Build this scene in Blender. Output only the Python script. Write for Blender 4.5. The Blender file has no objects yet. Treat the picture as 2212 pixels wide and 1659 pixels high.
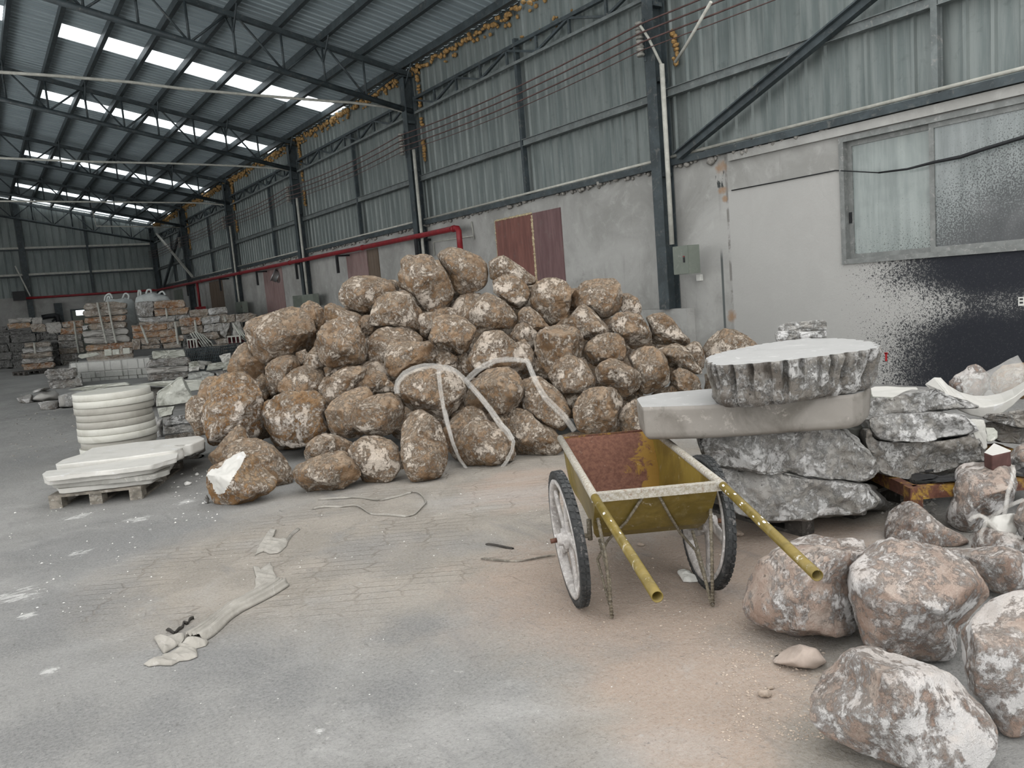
import bpy, bmesh, math, random
import numpy as np
from mathutils import Vector, Matrix, noise
from mathutils.bvhtree import BVHTree

random.seed(7)
sc = bpy.context.scene
COL = sc.collection
PI = math.pi

# ------------------------------------------------------------------ camera
F = 1689.3757
EYE = Vector((0, 0, 1.5))
YAW, PIT, ROL = math.radians(34.10411255), math.radians(-6.92392235), math.radians(4.73993529)
fw = Vector((math.sin(YAW)*math.cos(PIT), math.cos(YAW)*math.cos(PIT), math.sin(PIT)))
r0 = Vector((math.cos(YAW), -math.sin(YAW), 0))
d0 = fw.cross(r0)
RT = math.cos(ROL)*r0 + math.sin(ROL)*d0
DN = -math.sin(ROL)*r0 + math.cos(ROL)*d0
UP = -DN
cam_data = bpy.data.cameras.new('camera')
cam = bpy.data.objects.new('camera', cam_data)
COL.objects.link(cam)
m3 = Matrix((RT, UP, -fw)).transposed()
cam.matrix_world = Matrix.Translation(EYE) @ m3.to_4x4()
cam_data.sensor_width = 36.0
cam_data.sensor_fit = 'HORIZONTAL'
cam_data.lens = F/2212*36.0
cam_data.clip_end = 300
sc.camera = cam

def ray(px, py):
    return RT*((px-1106)/F) + DN*((py-829.5)/F) + fw
def at_d(px, py, D):
    return EYE + ray(px, py)*D
def at_z(px, py, z=0.0):
    d = ray(px, py); return EYE + d*((z-EYE.z)/d.z)
def at_x(px, py, X):
    d = ray(px, py); return EYE + d*(X/d.x)
def at_y(px, py, Y):
    d = ray(px, py); return EYE + d*(Y/d.y)
def depth(p):
    return (Vector(p)-EYE).dot(fw)
def proj(p):
    q = Vector(p)-EYE; D = q.dot(fw)
    return 1106+F*q.dot(RT)/D, 829.5+F*q.dot(DN)/D

# views of the photo in which the outlines were measured: origin and scale
CR = {'A': (400, 520, .27125), 'B': (800, 500, .27125), 'C': (1100, 560, .27125), 'D': (400, 760, .37975),
      'E': (0, 760, .28933), 'F': (1360, 640, .38517), 'G': (1550, 1000, .39712), 'H': (1780, 780, .1953),
      'I': (0, 620, .12658), 'J': (260, 620, .12658), 'K': (20, 790, .19892), 'L': (280, 1100, .21696),
      'W': (1140, 880, .29837), 'Z1': (0, 0, .33454), 'Z2': (600, 0, .33454), 'Z3': (1300, 0, .4123),
      'Z4': (0, 420, .25316), 'P': (0, 0, 1.0)}
def px(c, a, b):
    o = CR[c]; return o[0]+a*o[2], o[1]+b*o[2]
def pts(c, flat):
    if isinstance(flat, str): flat = [float(t) for t in flat.replace(',', ' ').split()]
    return [px(c, flat[i], flat[i+1]) for i in range(0, len(flat), 2)]

# ------------------------------------------------------------------ objects
def tag(o, label=None, cat=None, group=None, kind=None):
    if label: o['label'] = label
    if cat: o['category'] = cat
    if group: o['group'] = group
    if kind: o['kind'] = kind
    return o
def empty(name, loc, label, cat, group=None, rz=0.0):
    o = bpy.data.objects.new(name, None)
    o.location = loc; o.rotation_euler = (0, 0, rz); o.empty_display_size = .1
    COL.objects.link(o)
    return tag(o, label, cat, group)

class MB:
    """collects faces and links them as one mesh object"""
    def __init__(s):
        s.v = []; s.f = []; s.m = []; s.sm = []
    def add(s, vs, fs, mi=0, smooth=False):
        b = len(s.v)
        s.v.extend([tuple(v) for v in vs])
        for f in fs:
            s.f.append(tuple(i+b for i in f)); s.m.append(mi); s.sm.append(smooth)
    def box(s, lo, hi, mi=0):
        x0, y0, z0 = lo; x1, y1, z1 = hi
        s.add([(x0,y0,z0),(x1,y0,z0),(x1,y1,z0),(x0,y1,z0),(x0,y0,z1),(x1,y0,z1),(x1,y1,z1),(x0,y1,z1)],
              [(0,3,2,1),(4,5,6,7),(0,1,5,4),(1,2,6,5),(2,3,7,6),(3,0,4,7)], mi)
    def bar(s, a, b, w, h, up=(0,0,1), mi=0):
        a = Vector(a); b = Vector(b); d = (b-a).normalized(); u = Vector(up)
        sd = d.cross(u)
        if sd.length < 1e-4: sd = d.cross(Vector((1,0,0)))
        sd.normalize(); u = sd.cross(d).normalized()
        vs = []
        for p in (a, b):
            for i, j in ((-1,-1),(1,-1),(1,1),(-1,1)):
                vs.append(p + sd*(w/2*i) + u*(h/2*j))
        s.add(vs, [(0,1,2,3),(7,6,5,4),(0,4,5,1),(1,5,6,2),(2,6,7,3),(3,7,4,0)], mi)
    def tube(s, ps, r, n=8, mi=0, caps=True, smooth=True):
        ps = [Vector(p) for p in ps]; k = len(ps); vs = []; fs = []
        rr = r if isinstance(r, (list, tuple)) else [r]*k
        prev = None
        for i, p in enumerate(ps):
            t = (ps[min(i+1, k-1)]-ps[max(i-1, 0)])
            t = t.normalized() if t.length > 1e-9 else Vector((0,0,1))
            if prev is None:
                u = t.cross(Vector((0,0,1)))
                if u.length < 1e-3: u = t.cross(Vector((1,0,0)))
            else:
                u = prev - t*prev.dot(t)
            u.normalize(); prev = u; w = t.cross(u)
            for j in range(n):
                a = 2*PI*j/n
                vs.append(p + u*(rr[i]*math.cos(a)) + w*(rr[i]*math.sin(a)))
        for i in range(k-1):
            for j in range(n):
                fs.append((i*n+j, (i+1)*n+j, (i+1)*n+(j+1)%n, i*n+(j+1)%n))
        s.add(vs, fs, mi, smooth)
        if caps:
            b = len(s.v)-len(vs)
            s.f.append(tuple(b+j for j in range(n))); s.m.append(mi); s.sm.append(False)
            s.f.append(tuple(b+(k-1)*n+j for j in reversed(range(n)))); s.m.append(mi); s.sm.append(False)
    def ribbon(s, ps, side, w, th, mi=0, smooth=True):
        """flat strap along ps; side = list of width directions"""
        k = len(ps); vs = []; fs = []
        for i in range(k):
            p = Vector(ps[i]); sd = Vector(side[i]).normalized()
            t = (Vector(ps[min(i+1, k-1)])-Vector(ps[max(i-1, 0)])).normalized()
            nn = t.cross(sd)
            nn = nn.normalized() if nn.length > 1e-6 else Vector((0,0,1))
            ww = w[i] if isinstance(w, (list, tuple)) else w
            for a, b in ((-1,-1),(1,-1),(1,1),(-1,1)):
                vs.append(p + sd*(ww/2*a) + nn*(th/2*b))
        for i in range(k-1):
            for j in range(4):
                fs.append((i*4+j, (i+1)*4+j, (i+1)*4+(j+1)%4, i*4+(j+1)%4))
        fs.append((3,2,1,0)); fs.append(tuple((k-1)*4+j for j in range(4)))
        s.add(vs, fs, mi, smooth)
    def lathe(s, prof, n=32, c=(0,0,0), ax=(0,0,1), mi=0, smooth=True, close=False):
        ax = Vector(ax).normalized(); u = ax.cross(Vector((0,0,1)))
        if u.length < 1e-3: u = Vector((1,0,0))
        u.normalize(); w = ax.cross(u); c = Vector(c)
        vs = []; fs = []; k = len(prof)
        for r, h in prof:
            for j in range(n):
                a = 2*PI*j/n
                vs.append(c + ax*h + u*(r*math.cos(a)) + w*(r*math.sin(a)))
        for i in range(k if close else k-1):
            i2 = (i+1) % k
            for j in range(n):
                fs.append((i*n+j, i*n+(j+1)%n, i2*n+(j+1)%n, i2*n+j))
        s.add(vs, fs, mi, smooth)
    def prism(s, poly, z0, z1, mi=0):
        n = len(poly)
        s.add([(p[0],p[1],z0) for p in poly]+[(p[0],p[1],z1) for p in poly],
              [tuple(reversed(range(n))), tuple(range(n, 2*n))]+[(i, (i+1)%n, n+(i+1)%n, n+i) for i in range(n)], mi)
    def mesh(s, name, mats):
        me = bpy.data.meshes.new(name)
        me.from_pydata(s.v, [], s.f)
        for m in (mats if isinstance(mats, (list, tuple)) else [mats]): me.materials.append(m)
        me.polygons.foreach_set('material_index', s.m)
        me.polygons.foreach_set('use_smooth', s.sm)
        me.update()
        return me
    def build(s, name, mats, parent=None, loc=None):
        me = s.mesh(name, mats)
        o = bpy.data.objects.new(name, me)
        COL.objects.link(o)
        if loc is not None:
            loc = Vector(loc)
            me.transform(Matrix.Translation(-loc)); o.location = loc
        if parent is not None:
            o.parent = parent
            bpy.context.view_layer.update()
            o.matrix_parent_inverse = parent.matrix_world.inverted()
        return o

def struct(name, mb, mats):
    return tag(mb.build(name, mats), kind='structure')
def thing(name, mb, mats, label, cat, group=None):
    """a thing of one mesh; its origin goes to the centre of its base"""
    a = np.array(mb.v); lo = a.min(0); hi = a.max(0)
    return tag(mb.build(name, mats, loc=((lo[0]+hi[0])/2, (lo[1]+hi[1])/2, lo[2])), label, cat, group)

# ------------------------------------------------------------------ materials
class NT:
    def __init__(s, name):
        s.mat = bpy.data.materials.new(name); s.mat.use_nodes = True
        s.t = s.mat.node_tree; s.t.nodes.clear()
        s.out = s.n('ShaderNodeOutputMaterial')
    def n(s, typ, **kw):
        nd = s.t.nodes.new(typ)
        for k, v in kw.items(): setattr(nd, k, v)
        return nd
    def put(s, sock, v):
        if hasattr(v, 'is_output'): s.t.links.new(v, sock)
        elif isinstance(v, (tuple, list)) and len(v) == 3 and sock.type == 'RGBA': sock.default_value = (*v, 1)
        else: sock.default_value = v
    def coord(s, kind='Object', rnd=True):
        tc = s.n('ShaderNodeTexCoord').outputs[kind]
        if not rnd: return tc
        oi = s.n('ShaderNodeObjectInfo').outputs['Random']
        mul = s.n('ShaderNodeVectorMath', operation='SCALE'); s.put(mul.inputs[0], (37.0, 91.0, 53.0)); s.put(mul.inputs['Scale'], oi)
        ad = s.n('ShaderNodeVectorMath', operation='ADD'); s.put(ad.inputs[0], tc); s.put(ad.inputs[1], mul.outputs[0])
        return ad.outputs[0]
    def scale(s, v, sx):
        m = s.n('ShaderNodeMapping'); s.put(m.inputs['Vector'], v); m.inputs['Scale'].default_value = sx
        return m.outputs[0]
    def noise(s, v, sc, det=6, rough=.6, dist=0.0, col=False):
        nd = s.n('ShaderNodeTexNoise'); s.put(nd.inputs['Vector'], v)
        nd.inputs['Scale'].default_value = sc; nd.inputs['Detail'].default_value = det
        nd.inputs['Roughness'].default_value = rough; nd.inputs['Distortion'].default_value = dist
        return nd.outputs['Color' if col else 0]
    def voro(s, v, sc, feat='F1'):
        nd = s.n('ShaderNodeTexVoronoi', feature=feat); s.put(nd.inputs['Vector'], v); nd.inputs['Scale'].default_value = sc
        return nd.outputs[0]
    def map(s, v, a, b, c=0.0, d=1.0):
        nd = s.n('ShaderNodeMapRange', interpolation_type='SMOOTHSTEP'); s.put(nd.inputs[0], v)
        nd.inputs[1].default_value = a; nd.inputs[2].default_value = b; nd.inputs[3].default_value = c; nd.inputs[4].default_value = d
        return nd.outputs[0]
    def lin(s, v, a, b, c=0.0, d=1.0):
        nd = s.n('ShaderNodeMapRange'); s.put(nd.inputs[0], v)
        nd.inputs[1].default_value = a; nd.inputs[2].default_value = b; nd.inputs[3].default_value = c; nd.inputs[4].default_value = d
        return nd.outputs[0]
    def math(s, op, a, b=0.0, clamp=False):
        nd = s.n('ShaderNodeMath', operation=op, use_clamp=clamp); s.put(nd.inputs[0], a); s.put(nd.inputs[1], b)
        return nd.outputs[0]
    def mix(s, f, a, b, bt='MIX'):
        nd = s.n('ShaderNodeMix', data_type='RGBA', blend_type=bt)
        s.put(nd.inputs[0], f); s.put(nd.inputs[6], a); s.put(nd.inputs[7], b)
        return nd.outputs[2]
    def sep(s, v):
        nd = s.n('ShaderNodeSeparateXYZ'); s.put(nd.inputs[0], v); return nd.outputs
    def bump(s, h, st=.3, dist=.02, nrm=None):
        nd = s.n('ShaderNodeBump'); s.put(nd.inputs['Height'], h)
        nd.inputs['Strength'].default_value = st; nd.inputs['Distance'].default_value = dist
        if nrm is not None: s.put(nd.inputs['Normal'], nrm)
        return nd.outputs[0]
    def bsdf(s, col, rough=.8, metal=0.0, spec=.3, nrm=None, **kw):
        b = s.n('ShaderNodeBsdfPrincipled')
        s.put(b.inputs['Base Color'], col); s.put(b.inputs['Roughness'], rough); s.put(b.inputs['Metallic'], metal)
        s.put(b.inputs['Specular IOR Level'], spec)
        if nrm is not None: s.put(b.inputs['Normal'], nrm)
        for k, v in kw.items(): s.put(b.inputs[k.replace('_', ' ')], v)
        return b.outputs[0]
    def fin(s, sh):
        s.t.links.new(sh, s.out.inputs[0]); return s.mat

def mat_rock(name, dark, mid, pale, white, amount=.5, scale=1.0, wet=.9, dust_light=.6):
    t = NT(name); v = t.coord()
    a = t.noise(v, 2.6*scale, 6, .6, .25)
    b = t.noise(v, 11*scale, 10, .72, .3)
    fine = t.noise(v, 38*scale, 6, .75)
    st = t.noise(t.scale(v, (3.2, 3.2, 9)), 2.2*scale, 8, .65, .5)
    c = t.mix(t.map(a, .36, .62), dark, mid)
    c = t.mix(t.map(st, .5, .68, 0, .45), c, dark)
    c = t.mix(t.map(b, .47, .66, 0, .75), c, pale)
    # chalky crust: ragged patches broken up by ever finer grain
    w = t.noise(v, 6.2*scale, 14, .76, .3)
    big = t.noise(v, 1.5*scale, 3, .5)
    thr = t.math('ADD', w, t.math('MULTIPLY', t.math('SUBTRACT', big, .5), .34))
    thr = t.math('ADD', thr, t.math('MULTIPLY', t.math('SUBTRACT', fine, .5), .34))
    wf = t.map(thr, .56-.10*amount, .66-.10*amount)
    vein = t.math('ABSOLUTE', t.math('SUBTRACT', t.noise(v, 3.4*scale, 9, .68, .3), .5))
    vf = t.math('MULTIPLY', t.map(vein, .0, .045, 1, 0), t.map(fine, .36, .56))
    wf = t.math('MAXIMUM', wf, t.math('MULTIPLY', vf, .8))
    sp = t.map(fine, .60, .70, 0, .55)
    wf = t.math('MAXIMUM', wf, sp)
    # upward faces paler: settled dust, and the top light painted into the colour
    g = t.n('ShaderNodeNewGeometry'); nz = t.sep(g.outputs['Normal'])[2]
    du = t.math('MULTIPLY', t.map(nz, .05, .9), t.map(b, .34, .58, .25, dust_light))
    c = t.mix(wf, c, white)
    c = t.mix(du, c, pale)
    c = t.mix(t.map(fine, .42, .30, 0, .5), c, dark)
    h = t.math('ADD', t.noise(v, 9*scale, 11, .68, .3), t.math('MULTIPLY', wf, .10))
    h = t.math('ADD', h, t.math('MULTIPLY', st, .35))
    n1 = t.bump(h, 1.0, .06); n2 = t.bump(fine, .7, .012, n1)
    return t.fin(t.bsdf(c, wet, nrm=n2, spec=.15))

M = {}
M['boulder'] = mat_rock('brown rock', (.165,.10,.054), (.33,.218,.132), (.50,.395,.295), (.68,.60,.515), .80, 1.1)
M['boulder_pink'] = mat_rock('pinkish rock', (.31,.215,.17), (.425,.325,.27), (.55,.475,.42), (.73,.715,.705), 1.05, .72)
M['boulder_ochre'] = mat_rock('ochre rock', (.21,.105,.038), (.35,.205,.095), (.48,.37,.26), (.67,.60,.53), .8, 1.0)
M['marble'] = mat_rock('raw white stone', (.30,.285,.26), (.45,.435,.41), (.56,.55,.53), (.70,.70,.695), .8, .7, .9, .75)
M['marble_grey'] = mat_rock('raw grey stone', (.17,.15,.13), (.31,.29,.26), (.44,.425,.40), (.66,.655,.645), .65, .9, .9, .8)
M['block_tan'] = mat_rock('tan block', (.24,.185,.14), (.37,.32,.265), (.46,.42,.37), (.60,.57,.53), .5, .8)
M['block_rust'] = mat_rock('rust-veined block', (.28,.12,.045), (.38,.25,.15), (.45,.39,.33), (.60,.57,.53), .5, .7)
M['block_dark'] = mat_rock('dark block', (.06,.06,.058), (.16,.158,.152), (.25,.248,.24), (.36,.36,.35), .2, .9)

def mat_cut(name, base, dark, vein=.4, rough=.55, chalk=.75):
    t = NT(name); v = t.coord()
    a = t.noise(v, 2.2, 6, .6, 1.6); b = t.noise(v, 30, 5, .6)
    c = t.mix(t.map(a, .45, .7, 0, vein), base, dark)
    c = t.mix(t.map(b, .5, .75, 0, .25), c, tuple(min(1, x*1.25) for x in base))
    ch = t.noise(v, 7, 13, .76, .5)
    c = t.mix(t.map(ch, .565, .62, 0, chalk), c, tuple(min(.60, x*1.5) for x in base))
    c = t.mix(t.map(ch, .42, .34, 0, .5), c, dark)
    return t.fin(t.bsdf(c, rough, spec=.35, nrm=t.bump(b, .12, .003)))
M['cut_white'] = mat_cut('sawn white stone', (.53,.52,.49), (.40,.40,.37), .5)
M['cut_dust'] = mat_cut('dusty sawn top', (.365,.365,.36), (.28,.28,.275), .5)
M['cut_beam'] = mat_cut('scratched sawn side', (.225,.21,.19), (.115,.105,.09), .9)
M['cut_grey'] = mat_cut('sawn grey stone', (.37,.365,.34), (.25,.245,.22), .6)
M['cut_green'] = mat_cut('sawn greenish stone', (.40,.405,.365), (.29,.295,.25), .6)
M['cut_shade'] = mat_cut('sawn dull stone', (.34,.33,.31), (.25,.24,.22), .6)
M['disc_white'] = mat_cut('polished disc', (.50,.495,.45), (.38,.37,.32), .6, .5, 0)
M['disc_grey'] = mat_cut('dull disc', (.33,.32,.285), (.23,.22,.19), .6, .5, 0)
M['sheet_wrap'] = mat_cut('wrapped stone', (.36,.365,.345), (.25,.255,.24), .6, .3)

def mat_plain(name, col, rough=.6, metal=0.0, var=.25, sc=6.0, dirt=None, bump=.1, spec=.3):
    t = NT(name); v = t.coord()
    a = t.noise(v, sc, 7, .65, .4)
    c = t.mix(t.map(a, .35, .7), tuple(x*(1-var) for x in col), tuple(min(1, x*(1+var*.6)) for x in col))
    if dirt: c = t.mix(t.map(t.noise(v, sc*2.3, 9, .75, .6), .54, .66, 0, .85), c, dirt)
    return t.fin(t.bsdf(c, rough, metal, spec, t.bump(a, bump, .01)))
M['steel'] = mat_plain('dark painted steel', (.045,.058,.064), .5, 0, .3, 4, (.10,.105,.10))
M['steel_grey'] = mat_plain('dusty grey steel', (.15,.17,.17), .55, .2, .25, 5, (.24,.24,.23))
M['conduit'] = mat_plain('dusty white conduit', (.42,.42,.38), .6, 0, .2, 8)
M['red'] = mat_plain('red pipe paint', (.22,.016,.022), .4, 0, .25, 6, (.16,.04,.04))
M['black'] = mat_plain('black paint', (.015,.016,.018), .45, 0, .2, 6)
M['box_green'] = mat_plain('grey green enamel', (.155,.175,.15), .5, 0, .12, 3, (.22,.235,.21))
M['wire'] = mat_plain('dull red wire', (.10,.06,.055), .6)
M['porcelain'] = mat_plain('dusty porcelain', (.22,.22,.20), .4, 0, .4, 20)
M['wood'] = mat_plain('dusty pallet wood', (.22,.20,.17), .85, 0, .45, 9, (.38,.37,.34), .3)
M['wood_dark'] = mat_plain('dark pallet wood', (.055,.05,.045), .85, 0, .4, 9, (.14,.13,.12), .3)
M['rubber'] = mat_plain('worn black rubber', (.035,.037,.038), .7, 0, .3, 14, (.16,.15,.145), .2)
M['dusty_rim'] = mat_plain('lime crusted rim', (.42,.40,.385), .85, 0, .35, 22, (.66,.65,.64), .4)
M['rebar'] = mat_plain('dusty rebar', (.20,.175,.13), .75, .1, .4, 40, (.42,.40,.37), .3)
M['tarp'] = mat_plain('black tarp', (.02,.021,.023), .35, 0, .4, 14, (.10,.10,.105), .5)
M['cloth'] = mat_plain('dusty grey cloth', (.31,.295,.265), .95, 0, .15, 9, (.37,.355,.33), .5)
M['bag'] = mat_plain('white woven bag', (.58,.61,.60), .7, 0, .14, 5, None, .5)
M['red_block'] = mat_plain('red brown side', (.09,.045,.04), .8, 0, .3, 8)
M['galv'] = mat_plain('galvanised duct', (.36,.37,.37), .35, .7, .2, 6)
M['red_plastic'] = mat_plain('maroon crate', (.085,.014,.018), .6)
M['foam'] = mat_plain('orange foam', (.36,.22,.085), .85, 0, .5, 30, (.27,.20,.12), .6)
M['foam_pale'] = mat_plain('pale foam', (.50,.42,.27), .85, 0, .35, 30, None, .6)
M['mortar'] = mat_plain('grey mortar lumps', (.27,.26,.24), .95, 0, .35, 14, (.38,.37,.34), .6)
M['chip'] = mat_plain('white stone chips', (.70,.69,.66), .8, 0, .2, 20)
M['pebble'] = mat_plain('tan pebbles', (.40,.33,.27), .9, 0, .3, 20, (.52,.47,.42))
M['slate'] = mat_plain('flat tan stone', (.36,.30,.26), .9, 0, .2, 8, (.46,.41,.37))
M['marker'] = mat_plain('red marker', (.40,.02,.025), .7)
M['paper'] = mat_plain('white label', (.60,.60,.57), .7)

def mat_clear(name, col=(.86,.86,.84), alpha=.55, rough=.25):
    t = NT(name); v = t.coord()
    a = t.noise(v, 45, 4, .55, .6)
    tr = t.n('ShaderNodeBsdfTransparent')
    b = t.bsdf(col, rough, spec=.7, nrm=t.bump(a, .25, .004))
    mx = t.n('ShaderNodeMixShader'); t.put(mx.inputs[0], t.map(a, .3, .72, alpha*.85, min(1, alpha*1.15)))
    t.t.links.new(tr.outputs[0], mx.inputs[1]); t.t.links.new(b, mx.inputs[2])
    return t.fin(mx.outputs[0])
M['film'] = mat_clear('clear plastic film', (.75,.74,.71), .22)
M['strap'] = mat_clear('milky plastic strap', (.72,.70,.66), .20, .2)
# ------------------------------------------------------------------ the hall
XW = 8.87
BAYS = [8.45, 16.1, 23.8, 31.3, 39.1, 46.6]
YB = 46.9
YR = 6.8      # roof cut off here, nearer part left out so sky light reaches the foreground
SL = .215
def zr(x): return 6.62 + SL*(XW-abs(x))        # roof sheet height
PURX = [8.66, 7.72, 6.81, 5.95, 5.0, 4.15, 3.28, 2.4, 1.5, .6]
SKY = [(10.85, 11.8), (20.05, 20.97), (25.72, 26.6), (34.4, 35.3), (42.0, 42.95), (46.1, 46.8)]

# --- plaster
def mat_plaster():
    t = NT('patchy grey plaster'); v = t.coord('Object', False); x, y, z = t.sep(v)
    a = t.noise(v, .9, 6, .6, .6); b = t.noise(v, 5, 9, .65, .4); c = t.noise(v, 30, 5, .6)
    col = t.mix(t.map(a, .35, .68), (.25,.25,.238), (.36,.36,.347))
    col = t.mix(t.map(b, .5, .72, 0, .5), col, (.41,.41,.395))
    col = t.mix(t.map(t.noise(v, 2.4, 10, .72, 1.2), .60, .70, 0, .55), col, (.22,.22,.21))
    # vertical drips of grime
    dr = t.noise(t.scale(v, (1, 3.0, .25)), 3, 6, .6)
    col = t.mix(t.map(dr, .58, .74, 0, .35), col, (.20,.20,.19))
    def band(s, lo, hi, e):
        return t.math('MULTIPLY', t.map(s, lo-e, lo+e), t.map(s, hi-e, hi+e, 1, 0))
    # smoother pale patch beside the window, below the tacked cable
    edge = t.math('ADD', y, t.math('MULTIPLY', t.noise(v, 7, 4), .05))
    pale = t.math('MULTIPLY', band(edge, 1.0, 7.40, .012), band(z, -1, 2.585, .012))
    col = t.mix(t.math('MULTIPLY', pale, .85), col, (.375,.373,.36))
    col = t.mix(t.math('MULTIPLY', band(y, 7.37, 7.41, .008), t.map(b, .42, .56)), col, (.19,.185,.175))
    # crack painted green and grey, rust runs
    col = t.mix(t.math('MULTIPLY', band(y, 7.52, 7.56, .01), band(z, -.1, 1.75, .1)), col, (.09,.10,.10))
    for (yy, zz, ry, rz) in ((7.47, 2.93, .10, .09), (7.46, 2.62, .09, .05), (7.43, 2.5, .05, .05), (7.41, .86, .08, .09)):
        dy = t.math('DIVIDE', t.math('SUBTRACT', y, yy), ry); dz = t.math('DIVIDE', t.math('SUBTRACT', z, zz), rz)
        q = t.math('ADD', t.math('MULTIPLY', dy, dy), t.math('MULTIPLY', dz, dz))
        q = t.math('ADD', q, t.math('MULTIPLY', t.math('SUBTRACT', t.noise(v, 11, 8, .7), .5), 3.2))
        col = t.mix(t.map(q, -.2, 1.5, .75, 0), col, (.27,.15,.07))
    q = t.math('MULTIPLY', band(y, 7.42, 7.58, .02), band(z, 2.66, 2.88, .02))
    col = t.mix(t.math('MULTIPLY', q, t.map(t.noise(t.scale(v, (1, 2.2, .6)), 9, 3), .5, .54)), col, (.05,.055,.055))
    # black overspray in fine dots that close up towards the far end under the window
    f = t.math('MULTIPLY', t.lin(y, 5.85, 4.15), t.map(z, 1.47, 1.62, 1, 0))
    f = t.math('MULTIPLY', f, t.math('ADD', .72, t.math('MULTIPLY', t.map(t.math('ABSOLUTE', t.math('SUBTRACT', z, .93)), .0, .38), .42)))
    f = t.math('ADD', f, t.math('MULTIPLY', t.math('SUBTRACT', t.noise(v, 1.3, 5), .5), .42))
    spk = t.noise(v, 95, 3, .6, .2); spk2 = t.noise(v, 42, 3, .6)
    thr = t.lin(f, .02, .85, .735, .43)
    dot = t.math('SUBTRACT', t.math('MAXIMUM', spk, t.math('SUBTRACT', spk2, .015)), thr)
    df = t.math('MULTIPLY', t.map(dot, 0, .03), t.map(f, .0, .10))
    col = t.mix(t.math('MULTIPLY', df, .92), col, (.020,.022,.027))
    col = t.mix(t.map(f, .45, .98, 0, .95), col, (.018,.020,.026))
    return t.fin(t.bsdf(col, .85, spec=.2, nrm=t.bump(t.math('ADD', b, t.math('MULTIPLY', c, .4)), .35, .02)))
M['plaster'] = mat_plaster()

def mat_sheet(name, c0, c1, ax, rough=.42, metal=.55):
    t = NT(name); v = t.coord('Object', False)
    a = t.noise(t.scale(v, ax), 2.2, 7, .65, .2); b = t.noise(v, 6, 8, .7, .5)
    col = t.mix(t.map(a, .35, .65), c0, c1)
    col = t.mix(t.map(b, .55, .72, 0, .4), col, tuple(x*.6 for x in c0))
    return t.fin(t.bsdf(col, rough, metal, .4, t.bump(a, .05, .01)))
M['sheet'] = mat_sheet('dusty galvanised sheet', (.125,.15,.148), (.195,.22,.215), (1, 4, .3), .5, .3)
M['roof'] = mat_sheet('blue grey roof sheet', (.25,.305,.33), (.33,.39,.415), (.35, 6, 1), .55, .1)

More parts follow.
